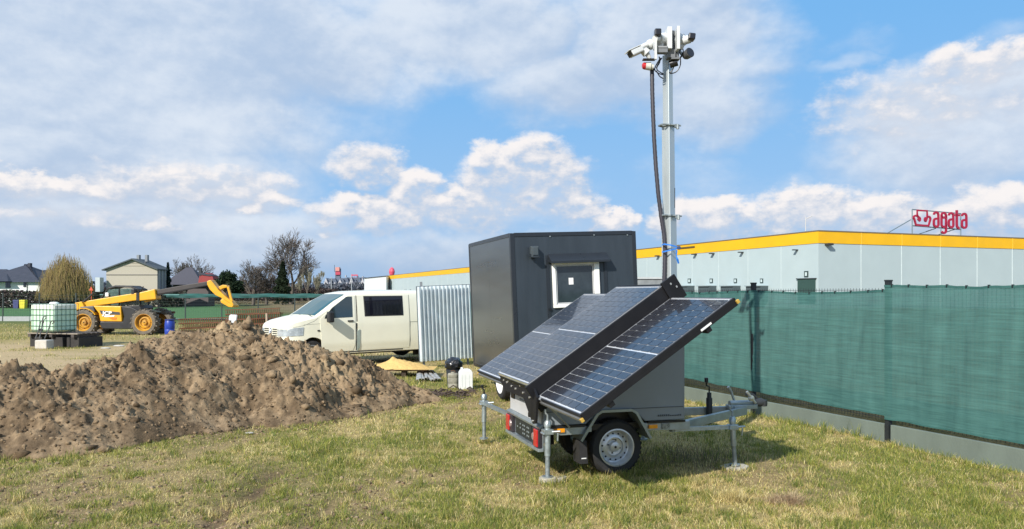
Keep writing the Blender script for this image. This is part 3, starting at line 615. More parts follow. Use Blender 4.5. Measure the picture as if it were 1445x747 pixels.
# ------------------------------------------------------------------ solar camera trailer
TY = R(16.1); TO = Vector((.9217, 8.4366, 0))
def build_trailer():
    root = empty('solar_camera_trailer', TO, TY); bpy.context.view_layer.update(); IM = root.matrix_world.inverted()
    tag(root, 'grey single axle trailer with three solar panels and a tall camera mast', 'trailer')
    BG = mat('trailer_grey', (.215, .245, .27), .42, var=.05, scale=3, coat=.15); 
    ZN = mat('trailer_zinc', (.36, .41, .43), .38, .6, var=.15, scale=14)
    bolt = mat('bolt_steel', (.75, .75, .72), .3, .8)
    # body: side outline with wheel arch, in (x, z)
    poly = [(-.81, .55), (-.36, .55), (-.245, .635), (-.17, .67), (.12, .67), (.20, .635), (.29, .55), (.727, .55), (.727, 1.46), (.50, 1.60), (.32, 1.60), (-.81, .86)]
    MB().prism(poly, -.58, .58).build('body', BG, root, bevel=.01)
    s = MB().box((.30, -.582, .685), (.84, .006, .006)).box((-.55, -.582, .685), (.50, .006, .006)); s.build('panel_seam', mat('seam_dark', (.06, .07, .08), .6), root)
    MB().box((.728, -.57, 1.0), (.016, .02, .9)).box((.728, .57, 1.0), (.016, .02, .9)).build('corner_trim', BG, root, bevel=.004)
    MB().box((.53, -.575, .535), (.42, .03, .022)).box((-.59, -.575, .535), (.44, .03, .022)).build('rubber_seal', BLACK, root)
    # lettering on the side: too small to read, so short dark strokes of the same length and weight
    tm = mat('lettering_dark', (.05, .06, .065), .6); tx = MB(); x = .43
    for k, (wd, hh) in enumerate(((.014, .022), (.016, .022), (.014, .022), (.017, .022), (.02, .022), (.018, .022), (.013, .013), (.010, .013), (.012, .013), (.010, .013), (.012, .015), (.013, .018), (.013, .018))):
        tx.box((x+wd/2, -.583, .587+hh/2), (wd, .004, hh*.32)); tx.box((x+.003, -.583, .590+hh/2), (.004, .004, hh)); tx.box((x+wd/2, -.583, .587+hh*.95), (wd*.8, .004, .004)); x += wd+.007
    tx.build('side_lettering', tm, root)
    # rear face
    MB().box((-.815, .0, .70), (.012, 1.10, .27)).build('rear_door', mat('trailer_grey_sunlit', (.50, .50, .50), .4, var=.04), root, bevel=.004)  # same grey body; direct sun on the rear put into a lighter colour
    MB().box((-.825, .43, .735), (.014, .13, .075)).build('door_latch', BLACK, root, bevel=.004)
    tx = MB(); y = .17
    for k in range(9): tx.box((-.824, y, .722+.004*(k % 2)), (.004, .012, .018 if k < 4 else .010)); y -= .018
    tx.build('rear_lettering', mat('lettering_grey', (.22, .22, .22), .6), root)
    MB().box((-.83, -.36, .68), (.05, .06, .15)).lathe([(0, 0), (.035, 0), (.035, .05), (0, .05)], (-.86, -.36, .61), (0, 0, 1), 12).build('rear_socket', BLACK, root, bevel=.004)
    # frame: rails, cross members, rear light bar
    fr = MB()
    for y in (-.55, .55): fr.prism([(-.83, .50), (-.83, .53), (-.30, .53), (-.36, .45), (-.62, .45)], y-.025, y+.025).prism([(.25, .53), (.30, .455), (.74, .44), (.80, .44), (.80, .53)], y-.025, y+.025)
    for x in (-.79, -.3, .3, .70): fr.box((x, 0, .49), (.05, 1.05, .06))
    fr.build('frame', ZN, root, bevel=.003)
    MB().prism([(-.86, .545), (-.81, .565), (-.81, .530), (-.85, .520)], -.59, .59).build('light_bar_top', ZN, root, bevel=.002)
    MB().box((-.835, 0, .315), (.06, 1.18, .03)).box((-.81, 0, .43), (.01, 1.18, .21)).build('light_bar', ZN, root, bevel=.003)
    for y in (-.47, .47):
        L_ = MB().box((-.83, y, .425), (.05, .21, .18)).build('tail_light', mat('lamp_base_dark', (.03, .025, .03), .4), root, bevel=.006)
        MB().box((-.858, y+(.045 if y > 0 else -.03), .425), (.02, .11, .17)).build('red_lens', RED, L_, bevel=.006)
        MB().lathe([(0, .012), (.035, .010), (.04, 0)], (-.856, y-(.055 if y > 0 else -.062), .425), (-1, 0, 0), 16).build('clear_lens', mat('clear_lens', (.28, .2, .2), .15, coat=.5), L_, True)
    pl = MB().box((-.832, 0, .43), (.012, .54, .17)).build('number_plate', mat('plate_black', (.018, .022, .024), .45), root, bevel=.003)
    m = MB(); r0 = random.Random(4)
    for k in range(9):
        for j in range(3):
            if r0.random() < .6: m.box((-.840, -.2+k*.05, .385+j*.042), (.003, .016, .016))
    m.build('plate_marks', mat('plate_mark_grey', (.30, .34, .34), .6), pl)['kind'] = 'stuff'
    for (x, z, l) in ((-.66, .50, .15), (.373, .493, .10)):
        MB().box((x, -.585, z), (l, .025, .040)).build('side_marker_light', AMB, root, bevel=.006)
    MB().box((-.775, -.60, .51), (.02, .16, .05)).build('marker_bracket', ZN, root)
    MB().box((.52, -.58, .49), (.09, .02, .055)).build('maker_plate', mat('plate_steel', (.25, .28, .30), .3, .6, var=.4, scale=60), root)
    # fenders and wheels
    lip = [(-.415, .385), (-.245, .640), (-.20, .667), (.12, .667), (.17, .640), (.325, .375)]
    for sy in (-1, 1):
        f = MB(); n = len(lip)
        def off(i, d):
            p = Vector(lip[i]); a = Vector(lip[max(i-1, 0)]); b = Vector(lip[min(i+1, n-1)]); t = (b-a).normalized(); return p+Vector((-t.y, t.x))*d
        for i in range(n-1):
            for y0, y1, d0, d1 in ((-.625, -.600, -.004, .022), (-.60, -.36, .0, .008)):
                q = [off(i, d0), off(i+1, d0), off(i+1, d1), off(i, d1)]
                f.hexa([(q[0].x, y0*-sy*-1, q[0].y), (q[1].x, y0*-sy*-1, q[1].y), (q[1].x, y1*-sy*-1, q[1].y), (q[0].x, y1*-sy*-1, q[0].y), (q[3].x, y0*-sy*-1, q[3].y), (q[2].x, y0*-sy*-1, q[2].y), (q[2].x, y1*-sy*-1, q[2].y), (q[3].x, y1*-sy*-1, q[3].y)])
        if sy == 1:
            f.v = [(x, y, z) for x, y, z in f.v]
        f.v = [(x, abs(y)*(-1 if sy < 0 else 1), z) for x, y, z in f.v]
        f.build('fender', mat('fender_zinc', (.30, .35, .36), .35, .55, var=.12, scale=12, coat=.2), root)
        MB().box((-.01, .37*sy, .50), (.60, .012, .36)).build('arch_liner', BLACK, root)
        MB().prism([(-.44, .39), (-.36, .39), (-.345, .16), (-.43, .16)], -.60*-sy*-1, -.42*-sy*-1).build('mud_flap', RUB, root)
        MB().box((-.39, .605*sy, .215), (.05, .004, .010)).build('flap_label', WHT, root)
        wheel('wheel', root, (0, .43*sy, .285), .287, .18, sy, mat('rim_silver', (.62, .64, .66), .32, .55, var=.08, scale=20), 'y', 14)
    MB().tube([(0, -.36, .285), (0, .36, .285)], .03, 10).box((0, 0, .38), (.06, .9, .06)).build('axle', DKST, root)
    MB().box((-.05, 0, .50), (1.3, 1.0, .06)).build('floor_pan', BLACK, root)
    # drawbar
    db = MB()
    for s_ in (-1, 1):
        a0, b0 = Vector((.62, .50*s_, .455)), Vector((1.80, .045*s_, .52)); d = (b0-a0); nrm = Vector((-d.y, d.x, 0)).normalized()*.025
        hA, hB = Vector((0, 0, .09)), Vector((0, 0, .085)); lo = [a0-nrm, b0-nrm, b0+nrm, a0+nrm]; db.hexa([q-Vector((0, 0, .045)) for q in lo]+[q+Vector((0, 0, .045)) for q in lo])
    db.build('drawbar', ZN, root, bevel=.004)
    cp = MB().box((1.78, 0, .56), (.34, .12, .05)).tube([(1.62, 0, .60), (1.98, 0, .60)], [.035, .03], 10).box((1.70, 0, .53), (.12, .15, .10)); cp.build('overrun_housing', ZN, root, bevel=.004)
    cp = MB().tube([(1.92, 0, .60), (2.04, 0, .60)], [.045, .05], 12).lathe([(0, .05), (.045, .04), (.05, 0), (.045, -.03)], (2.06, 0, .585), (0, 0, 1), 14).tube([(2.0, 0, .63), (1.93, 0, .69), (1.83, 0, .70)], .014, 8).build('coupling_head', DKST, root, True)
    MB().tube([(1.74, .07, .58), (1.70, .09, .72), (1.66, .09, .78)], [.014, .014, .018], 8).tube([(1.92, -.06, .60), (1.83, -.075, .70), (1.80, -.075, .74)], .016, 8).lathe([(0, .02), (.035, .01), (.035, -.01), (0, -.02)], (1.86, -.07, .66), (0, 1, 0), 12).build('brake_lever', mat('lever_zinc', (.5, .52, .5), .35, .7), root, True)
    # jockey wheel with crank on the drawbar
    jw = MB().tube([(1.42, .10, .36), (1.42, .10, .72)], .026, 12).tube([(1.42, .10, .44), (1.42, .10, .66)], .036, 12).build('prop_stand', DKST, root, True)
    MB().tube([(1.42, .10, .72), (1.42, .10, .79), (1.36, .06, .81), (1.36, .06, .86)], .009, 8).lathe([(0, .03), (.022, .025), (.022, -.025), (0, -.03)], (1.36, .06, .87), (0, 0, 1), 10).build('crank_handle', BLACK, jw, True)
    # jacks
    def jack(x, y, ztop, zbot, arm, tilt=(0, 0)):
        r = MB().tube([(x+tilt[0]*.5, y, zbot+.20), (x, y, ztop-.05)], .030, 14).tube([(x, y, ztop-.06), (x, y, ztop-.02), (x, y, ztop)], [.036, .036, .022], 14).build('jack', GALV, root, True)
        MB().tube([(x+tilt[0], y, zbot), (x+tilt[0]*.5, y, zbot+.22)], .023, 12).lathe([(0, .004), (.055, .004), (.055, -.01)], (x+tilt[0], y, zbot), (0, 0, 1), 14).build('inner_leg', GALV2, r, True)
        MB().tube([(x, y, ztop), (x, y, ztop+.05), (x-.02, y+.02, ztop+.075)], [.012, .010, .010], 8).lathe([(0, .02), (.016, .014), (.016, -.014), (0, -.02)], (x-.02, y+.02, ztop+.095), (0, 0, 1), 8).build('crank', GALV2 if y < .9 else BLACK, r, True)
        cl = MB().box((x, y, ztop-.11), (.10, .085, .05)).tube([(x+.03, y-.03, ztop-.11), (x+.11, y-.07, ztop-.10)], .012, 8).tube([(x-.05, y-.05, ztop-.125), (x-.05, y+.05, ztop-.125)], .010, 8).tube([(x+.09, y-.05, ztop-.12), (x+.09, y-.04, ztop-.20)], .010, 8)
        cl.build('clamp', GALV, r, bevel=.004)
        MB().tube(arm, .028, 4).build('outrigger_arm', GALV, root)
    jack(-.79, -.66, .62, .075, [(-.74, -.56, .50), (-.79, -.64, .50)])
    jack(1.33, -.53, .545, .035, [(.66, -.50, .435), (1.30, -.53, .435)], (.03, 0))
    jack(-.86, 1.60, .60, .05, [(-.80, .56, .485), (-.86, 1.57, .485)])
    jack(1.05, 1.05, .56, .04, [(.66, .50, .435), (1.02, 1.03, .435)])
    # tray with the fixed middle panel, and the two side panels; plane axes from the measured pose
    a = Vector((math.cos(R(33.8)), 0, math.sin(R(33.8)))); b = Vector((0, 1, 0)); c = a.cross(b)
    if c.z < 0: c = -c
    Mp = Matrix((a, b, c)).transposed()
    fm = mat('panel_frame_black', (.010, .010, .012), .5, .0, var=.1, spec=.3); back = mat('panel_backsheet', (.66, .68, .71), .12, var=.03, coat=.9)
    cm = bpy.data.materials.new('solar_cell'); cm.use_nodes = True; bb = cm.node_tree.nodes['Principled BSDF']
    nt = cm.node_tree; oi = nt.nodes.new('ShaderNodeObjectInfo'); tcc = nt.nodes.new('ShaderNodeTexCoord'); wv = nt.nodes.new('ShaderNodeTexWave'); wv.bands_direction = 'Y'; wv.inputs['Scale'].default_value = 17; nt.links.new(tcc.outputs['Object'], wv.inputs['Vector'])
    mr = nt.nodes.new('ShaderNodeMapRange'); mr.inputs[1].default_value = .93; mr.inputs[2].default_value = 1; nt.links.new(wv.outputs['Fac'], mr.inputs[0])
    mxa = nt.nodes.new('ShaderNodeMix'); mxa.data_type = 'RGBA'; nt.links.new(oi.outputs['Random'], mxa.inputs[0]); mxa.inputs[6].default_value = (.012, .012, .017, 1); mxa.inputs[7].default_value = (.020, .021, .028, 1)
    mxb = nt.nodes.new('ShaderNodeMix'); mxb.data_type = 'RGBA'; nt.links.new(mr.outputs[0], mxb.inputs[0]); nt.links.new(mxa.outputs[2], mxb.inputs[6]); mxb.inputs[7].default_value = (.12, .13, .15, 1)
    nt.links.new(mxb.outputs[2], bb.inputs['Base Color']); bb.inputs['Roughness'].default_value = .22; bb.inputs['Coat Weight'].default_value = .55; bb.inputs['Specular IOR Level'].default_value = .25; bb.inputs['Coat Roughness'].default_value = .03; bb.inputs['Coat IOR'].default_value = 1.42
    L_, W_ = 1.722, 1.134; du, dw = (L_-.062)/18, (W_-.03)/6
    cell = MB(); cx, cy = du/2-.0030, dw/2-.0055; ch = .009
    ring = [(-cx+ch, -cy), (cx-ch*.2, -cy), (cx, -cy+ch*.2), (cx, cy-ch*.2), (cx-ch*.2, cy), (-cx+ch, cy), (-cx, cy-ch), (-cx, -cy+ch)]
    cell.add([(x, y, .0012) for x, y in ring]+[(x, y, 0) for x, y in ring], [tuple(range(8))]+[(i, i+8, (i+1) % 8+8, (i+1) % 8) for i in range(8)])
    cme = None; total = [0]
    def panel(Tw, name='solar_panel', th=.035, lab=None):
        nonlocal cme
        o0 = IM @ Vector(Tw); pr = bpy.data.objects.new(name, None); 
        f = MB(); f.box((L_/2, W_/2, -th/2-.002), (L_, W_, th-.004))
        po = f.build(name, back, root); po.matrix_local = Matrix.Translation(o0) @ Mp.to_4x4()
        if lab: po['label'] = lab
        e = MB()
        for q in ((L_/2, .004, L_, .008), (L_/2, W_-.004, L_, .008)): e.box((q[0], q[1], -.001), (q[2]+.002, q[3], .006))
        for x in (.004, L_-.004): e.box((x, W_/2, -.001), (.008, W_-.018, .006))
        e.build('panel_frame', mat('panel_edge_silver', (.30, .31, .33), .35, .6, var=.05), po)
        rest = MB(); st = None
        for i in range(18):
            for j in range(6):
                x = .0125+du*(i+.5)+(.014 if i >= 9 else 0)+(.0 if i < 9 else .0)+.010; y = .015+dw*(j+.5); total[0] += 1
                if total[0] > 300:
                    n0 = len(rest.v); rest.add([(vx+x, vy+y, vz) for vx, vy, vz in cell.v], [tuple(reversed(q)) if 0 else q for q in cell.f]); continue
                if cme is None:
                    co = cell.build('cell', cm, po); cme = co.data
                else:
                    co = bpy.data.objects.new('cell', cme); COL.objects.link(co); co.parent = po
                co.location = (x, y, 0)
        if rest.v: rest.build('cell', cm, po)['kind'] = 'stuff'
        return po
    TR, TM, TL = (.5639, 6.4666, .8536), (.1538, 7.5891, .9739), (-.1135, 8.8878-.16, .8917)
    pR = panel(TR); pM = panel(TM, lab='middle solar panel raised on a deep black tray'); pL = panel(TL)
    oR, oM, oL = [IM @ Vector(t) for t in (TR, TM, TL)]
    def inpl(o, x, y, z): return o+a*x+b*y+c*z
    def ibox(mb, o, x0, x1, y0, y1, z0, z1): mb.hexa([inpl(o, *q) for q in ((x0, y0, z0), (x1, y0, z0), (x1, y1, z0), (x0, y1, z0), (x0, y0, z1), (x1, y0, z1), (x1, y1, z1), (x0, y1, z1))])
    t = MB(); ibox(t, oM, -.004, L_+.004, -.012, W_+.004, -.175, -.037); t.build('panel_tray', fm, root)
    for o, out in ((oR, 1), (oL, 0)):
        t = MB(); ibox(t, o, -.006, L_+.006, -.02, W_+.02, -.075, -.036); ibox(t, o, -.006, L_+.006, -.020, -.0012, -.035, -.002); ibox(t, o, -.006, L_+.006, W_+.0012, W_+.02, -.035, -.002); ibox(t, o, -.012, -.0012, -.02, W_+.02, -.034, -.003); ibox(t, o, L_+.0012, L_+.012, -.02, W_+.02, -.034, -.003); t.build('panel_cassette', fm, root)
        y0, y1 = (-.02, W_+.1) if out else (-.1, W_+.02)
        for xx in (-.03, L_+.005):
            rl = MB(); ibox(rl, o, xx, xx+.022, y0, y1, -.058, -.034); rl2 = rl.build('sliding_rail', mat('rail_aluminium', (.30, .30, .29), .35, .6), root)
            yy = y0 if out else y1
            cp = MB(); ibox(cp, o, xx-.004, xx+.026, yy-.02, yy+.012, -.062, -.028); cp.build('rail_end_cap', mat('rail_cap_yellow', (.50, .32, .06), .4), rl2, bevel=.004)
    MB().box((0, 0, 0), (.12, .004, .018)).build('rating_label', WHT, root).matrix_local = Matrix.Translation(inpl(oR, L_*.79, -.023, -.055)) @ Mp.to_4x4()
    # black side gusset between middle tray and near panel, end brackets with bolts
    g = MB(); ibox(g, oM, -.05, L_+.10, -.045, -.014, -.30, -.002); g.build('tray_side_plate', fm, root, bevel=.004)
    g = MB(); ibox(g, oM, L_+.02, L_+.035, .0, W_, -.16, .0); ibox(g, oM, L_-.02, L_+.16, -.075, -.045, -.22, .04); g.build('upper_bracket', fm, root, bevel=.004)
    g = MB(); ibox(g, oM, L_+.06, L_+.075, -.082, -.075, -.03, -.01); ibox(g, oM, L_+.10, L_+.115, -.082, -.075, -.09, -.07); g.build('bracket_bolt', bolt, root)['kind'] = 'stuff'
    br = MB().prism([(.58, .955), (-.62, .955), (-.75, .86), (-.70, .60), (-.62, .585), (-.30, .80), (.40, .79), (.58, .88)], -.93, -.905, 'x').build('lower_bracket', fm, root, bevel=.003)
    m = MB()
    for (y, z) in ((.50, .93), (.43, .90), (.36, .925), (.30, .89), (.44, .935), (.24, .91), (.12, .87), (.05, .92), (-.03, .86), (-.20, .91), (-.30, .85), (-.62, .615), (-.52, .83), (-.60, .90)):
        m.lathe([(0, .008), (.011, .006), (.012, 0)], (-.931, y, z), (-1, 0, 0), 8)
    m.build('bolt', bolt, br)['kind'] = 'stuff'
    MB().prism([(-.93, .95), (-.55, 1.15), (-.55, .86), (-.80, .86), (-.93, .60)], -.61, -.585).build('side_bracket', fm, root, bevel=.003)
    st = MB().tube([(-.86, -.72, .83), (-.54, -.60, .53)], .010, 8).tube([(-.90, -.76, .85), (-.70, -.655, .69)], .016, 8); st.build('gas_strut', mat('strut_grey', (.35, .36, .36), .35, .6), root, True)
    # support arms under the near panel
    sp = MB()
    for x in (.25, 1.35): ibox(sp, oR, x, x+.05, -.01, W_+.05, -.12, -.078)
    sp.build('panel_support', fm, root)
    # winch on the front face
    MB().lathe([(0, .05), (.055, .05), (.06, .03), (.06, .0), (0, 0)], (.73, -.25, 1.17), (1, 0, 0), 16).tube([(.78, -.25, 1.17), (.84, -.25, 1.17), (.84, -.25, 1.13)], .010, 8).box((.74, -.25, 1.12), (.03, .05, .06)).build('front_winch', BLACK, root, True)
    # mast: nested square tubes, each lighter one inside the next
    mm = mat('mast_aluminium', (.52, .57, .58), .38, .55, var=.07, scale=5, stretch=(1, 1, .2))
    def mp(z): return Vector((.872-.010*(z-1.3), 0, z))
    Mz = Matrix.Rotation(R(28), 3, 'Z')
    def sq(mb, z0, z1, w, off=0):
        A_, B_ = mp(z0), mp(z1)
        q = [Mz @ Vector((x*w/2, y*w/2, 0)) for x, y in ((-1, -1), (1, -1), (1, 1), (-1, 1))]; mb.hexa([A_+p for p in q]+[B_+p for p in q]); return mb
    mast = sq(MB(), .50, 2.72, .122).build('mast', mm, root, bevel=.006)
    sq(MB(), 2.72, 3.72, .102).build('mast_section', mm, mast, bevel=.005); sq(MB(), 3.72, 4.50, .082).build('mast_section', mm, mast, bevel=.005)
    for z, w in ((2.72, .14), (3.72, .12)):
        c_ = sq(MB(), z-.012, z+.006, w+.02); A_ = mp(z)
        c_.tube([A_+Vector((-.10, -.07, .0)), A_+Vector((.11, -.09, -.01))], .010, 6).tube([A_+Vector((.07, -.09, -.05)), A_+Vector((.07, -.09, .0))], .018, 6).tube([A_+Vector((-.10, -.05, -.0)), A_+Vector((-.10, .03, .0))], .012, 6).box(A_+Vector((.06, -.08, -.015)), (.05, .03, .04))
        c_.build('mast_clamp', GALV2, mast, bevel=.002)
    MB().tube([mp(2.9)+Vector((.03, -.085, -.1)), mp(2.9)+Vector((.03, -.085, .12))], .004, 5).build('mast_pin', BLACK, mast)
    MB().box((.80, 0, 1.1), (.13, .22, .9)).build('mast_mount', BG, root, bevel=.005)
    # black hose
    Yh = 8.62; hp = [P(u, v, Yh) for u, v in ((920, 96), (920.5, 130), (921.5, 160), (923, 195), (925.5, 235), (929, 275), (933, 305), (937, 330), (938.5, 352), (938, 380), (937, 402), (940, 425))]
    fine = []
    for i in range(len(hp)-1):
        for k in range(10): fine.append(hp[i].lerp(hp[i+1], k/10))
    hm = mat('hose_grey_black', (.035, .033, .045), .45, var=.1)
    hose = MB().tube(fine, [.022+.0022*(i % 2) for i in range(len(fine))], 10).build('cable_hose', hm, root, True, world=True)
    # head
    hd = lambda mb, name, m, par=root, **k: mb.build(name, m, par, world=True, **k)
    W1 = mat('camera_white', (.60, .62, .62), .35, var=.03); D1 = mat('camera_black', (.012, .012, .016), .25, coat=.3); G1 = mat('box_grey', (.16, .17, .18), .5)
    Y = 8.60; pp = lambda u, v, d=0: P(u, v, Y+d); sc = Y/FP
    def B(mb, u0, u1, v0, v1, d0, d1, M=None):
        p, q = pp(u0, v1, 0), pp(u1, v0, 0); mb.box(((p.x+q.x)/2, Y+(d0+d1)/2, (p.z+q.z)/2), (q.x-p.x, d1-d0, q.z-p.z), M); return mb
    mh = B(B(MB(), 938.5, 945, 43.5, 74, -.14, .10), 951.5, 955.5, 43.5, 75.5, -.16, .05); head = hd(mh, 'head_frame', W1, mast, bevel=.004)
    hd(B(MB(), 945.5, 951, 44.5, 80, -.03, .10), 'head_spine', mat('spine_grey', (.05, .06, .07), .5), mast)
    hd(B(B(MB(), 940, 951, 73, 84, -.08, .08), 953, 957, 73, 84, -.05, .05), 'mounting_block', G1, mast)
    def camera(c0, c1, lens, rr, dome=None):
        m = MB().tube([c0, c1], [rr*.8, rr], 16); 
        o = hd(m, 'camera', W1, mast, smooth=True)
        d = (lens-c1).normalized()
        hd(MB().tube([c1-d*.005, c1+d*.02], [rr*1.08, rr*1.08], 16), 'collar', W1, o, smooth=True)
        return o
    # pan-tilt camera on the left
    big = hd(MB().lathe([(0, -.085), (.05, -.075), (.075, -.04), (.08, 0), (.075, .04), (.05, .075), (0, .085)], pp(935.5, 57), (.9, -.4, 0), 18), 'dome_camera', W1, mast, smooth=True)
    hd(MB().tube([pp(936, 56, -.02), pp(929, 55, -.14)], [.058, .050], 18), 'barrel', W1, big, smooth=True)
    hd(B(MB(), 918.7, 927.8, 50.2, 59.8, -.24, -.16), 'lens_hood', D1, big, bevel=.012); hd(MB().tube([pp(929, 55, -.14), pp(924, 55, -.19)], .035, 14), 'lens_neck', W1, big, smooth=True)
    hd(B(MB(), 921, 934, 60, 72, -.10, .0), 'camera_base', W1, big, bevel=.01); hd(MB().lathe([(0, -.05), (.045, -.04), (.06, 0), (.045, .04), (0, .05)], pp(918, 63, .05), (1, 0, .2), 16), 'rear_dome', W1, big, smooth=True)
    # second pan-tilt camera on the right
    b2 = hd(MB().tube([pp(955, 57, .0), pp(957, 57, -.01), pp(962, 57.5, -.03), pp(966, 58, -.06)], [.060, .072, .066, .052], 18), 'dome_camera', W1, mast, smooth=True)
    for u_, r_ in ((958.5, .076), (963, .069)): hd(MB().tube([pp(u_, 57.3, -.02), pp(u_+1, 57.3, -.025)], r_, 18), 'ring', mat('ring_grey', (.45, .46, .46), .4), b2, smooth=True)
    hd(MB().tube([pp(964, 58, -.05), pp(974, 55, -.08)], .046, 14), 'lens_neck', W1, b2, smooth=True); hd(B(MB(), 967.3, 976.8, 53.3, 62.3, -.17, -.06, Matrix.Rotation(R(6), 3, 'Y')), 'lens_hood', D1, b2, bevel=.012)
    hd(MB().lathe([(0, .03), (.025, .03), (.035, 0), (.02, -.03), (0, -.03)], pp(961, 66, -.03), (0, 0, 1), 14), 'camera_foot', W1, b2, smooth=True)
    # bullet camera pointing down to the left
    c0, c1 = pp(905, 70, -.02), pp(889.5, 77, -.10); d = (c1-c0).normalized(); s1 = d.cross(Vector((0, 1, 0))).normalized(); s2 = d.cross(s1)
    Mb = Matrix((d, s2, s1)).transposed()
    bc = hd(MB().box((c0+c1)/2, ((c1-c0).length, .085, .066), Mb), 'bullet_camera', W1, mast, bevel=.012)
    hd(MB().box(c1+d*.004, (.01, .070, .052), Mb), 'camera_glass', D1, bc); hd(MB().box((c0+c1)/2+s1*-.038+d*.02, ((c1-c0).length*1.1, .095, .008), Mb), 'sun_shield', W1, bc)
    hd(MB().tube([pp(903, 69), pp(908, 65), pp(914, 63)], [.022, .026, .03], 12).tube([pp(908, 71), pp(913, 76)], [.045, .05], 14).tube([pp(913, 76), pp(917, 83)], [.03, .02], 10), 'camera_arm', W1, bc, smooth=True)
    hd(B(MB(), 919.2, 922.3, 60, 91, -.20, -.17), 'side_bar', W1, mast); hd(B(MB(), 921.6, 923.2, 60, 88, -.165, -.14), 'side_bar_back', BLACK, mast)
    hd(B(MB(), 922.8, 938.5, 71.5, 80.5, -.16, -.08), 'junction_box', G1, mast, bevel=.005)
    hd(B(MB(), 925, 937.5, 71.8, 74, -.167, -.14), 'box_lid', mat('lid_grey', (.26, .27, .28), .5), mast)
    bc2 = hd(MB().tube([pp(911, 93.5, -.03), pp(918, 94, -.03)], [.040, .045], 16).tube([pp(918, 94, -.03), pp(922, 95, -.03)], [.03, .03], 12), 'siren', mat('siren_cream', (.60, .60, .55), .4), mast, smooth=True)
    hd(MB().tube([pp(906, 93, -.03), pp(907.5, 93, -.03), pp(911, 93.5, -.03)], [.020, .036, .040], 16), 'red_beacon', RED, bc2, smooth=True)
    hd(B(MB(), 905.5, 923, 86.3, 87.6, -.1, -.03), 'cross_bar', BLACK, mast)
    sp1, sp2 = pp(966, 80, -.0), pp(974, 74, -.08)
    spo = hd(MB().tube([sp1, sp1.lerp(sp2, .25), sp2], [.035, .048, .056], 16), 'spotlight', mat('spot_grey', (.10, .105, .11), .45), mast, smooth=True); hd(MB().tube([sp2, sp2+(sp2-sp1).normalized()*.006], .050, 16), 'spot_glass', D1, spo, smooth=True)
    hd(MB().tube([pp(958, 66), pp(960, 74), pp(964, 79)], [.016, .016, .02], 8), 'spot_bracket', GALV2, spo, smooth=True)
    hd(MB().tube([pp(945, 91.5, -.02), pp(956, 88, -.04)], [.040, .040], 16), 'horn_speaker', D1, mast, smooth=True); hd(B(MB(), 945, 957, 85, 87, -.10, .0), 'speaker_shelf', G1, mast)
    cb = MB()
    for pts in ([(932, 82), (926, 92), (924, 99), (930, 104), (937, 106)], [(934, 82), (929, 90), (927, 98), (933, 103), (936, 104)], [(960, 80), (960, 92), (955, 101), (947, 104), (945, 102)], [(951, 94), (949, 99), (946, 103)], [(938, 74), (946, 82), (956, 84), (962, 80)], [(962, 66), (959, 72), (957, 78)], [(926, 100), (931, 108), (936, 111)], [(930, 80), (931, 88), (926, 96)], [(963, 67), (964, 73), (961, 80)]):
        q = [pp(u, v, -.03+.02*random.random()) for u, v in pts]; f2 = []
        for i in range(len(q)-1):                # smooth the loops
            p0, p1, p2, p3 = q[max(i-1, 0)], q[i], q[i+1], q[min(i+2, len(q)-1)]
            for k in range(5):
                t_ = k/5; f2.append(.5*((2*p1)+(p2-p0)*t_+(2*p0-5*p1+4*p2-p3)*t_*t_+(3*p1-p0-3*p2+p3)*t_**3))
        cb.tube(f2+[q[-1]], .0065, 6)
    hd(cb, 'camera_cables', BLACK, mast, smooth=True)
    # blue strap tied round mast and hose
    bs = empty('blue_strap', P(945, 350, 8.5)); tag(bs, 'blue ribbon strap tied round the mast and its black hose', 'strap'); bm_ = mat('blue_strap', (.02, .18, .62), .55, var=.15, scale=30)
    def rib(pts, w=.015):
        m = MB(); q = [P(*t) for t in pts]
        for i in range(len(q)-1): up = Vector((0, 0, w)); th = Vector((0, .003, 0)); m.hexa([q[i], q[i+1], q[i+1]+th, q[i]+th, q[i]+up, q[i+1]+up, q[i+1]+th+up, q[i]+th+up])
        return m
    def wr(pts, name, w=.015): rib(pts, w).build(name, bm_, bs, world=True)
    wr([(934, 347, 8.60), (937, 345.5, 8.55), (946, 347, 8.54), (957, 350, 8.56), (959, 351, 8.64)], 'upper_wrap'); wr([(934, 357, 8.60), (938, 356, 8.55), (947, 354, 8.54), (958, 351, 8.56)], 'lower_wrap')
    MB().box(P(958, 350, 8.55), (.035, .03, .04)).build('knot', mat('strap_knot', (.02, .05, .14), .6), bs, bevel=.008, world=True)
    MB().tube([P(955, 353, 8.54), P(954.5, 362, 8.54), P(956, 366, 8.53), P(957.5, 372, 8.54)], [.009, .006, .012, .010], 5).build('loose_end', bm_, bs, world=True)
    # pads the jacks stand on
    def pad(x, y, sx, sy, h, label, seed, rz=0.0):
        w = root.matrix_world @ Vector((x, y, 0)); r0 = random.Random(seed); n = 9; 
        lo = [(math.cos(6.283*k/n)*sx*r0.uniform(.85, 1.1), math.sin(6.283*k/n)*sy*r0.uniform(.85, 1.1)) for k in range(n)]
        m = MB(); m.add([(p[0], p[1], -.03) for p in lo]+[(p[0]*.96, p[1]*.96, h) for p in lo], [tuple(range(n-1, -1, -1)), tuple(range(n, 2*n))]+[(i, (i+1) % n, (i+1) % n+n, i+n) for i in range(n)])
        o = m.build('paving_fragment', mat('pad_concrete', (.40, .37, .30), .9, var=.2, scale=14, bump=.004, bscale=50), None, bevel=.008); o.location = (w.x, w.y, float(ground_z(np.array([w.x]), np.array([w.y]))[0])); o.rotation_euler = (R(2), R(-1), rz)
        tag(o, label, 'paving stone')
    pad(-.79, -.66, .095, .085, .055, 'small stone block under the rear near jack of the trailer', 3, .3)
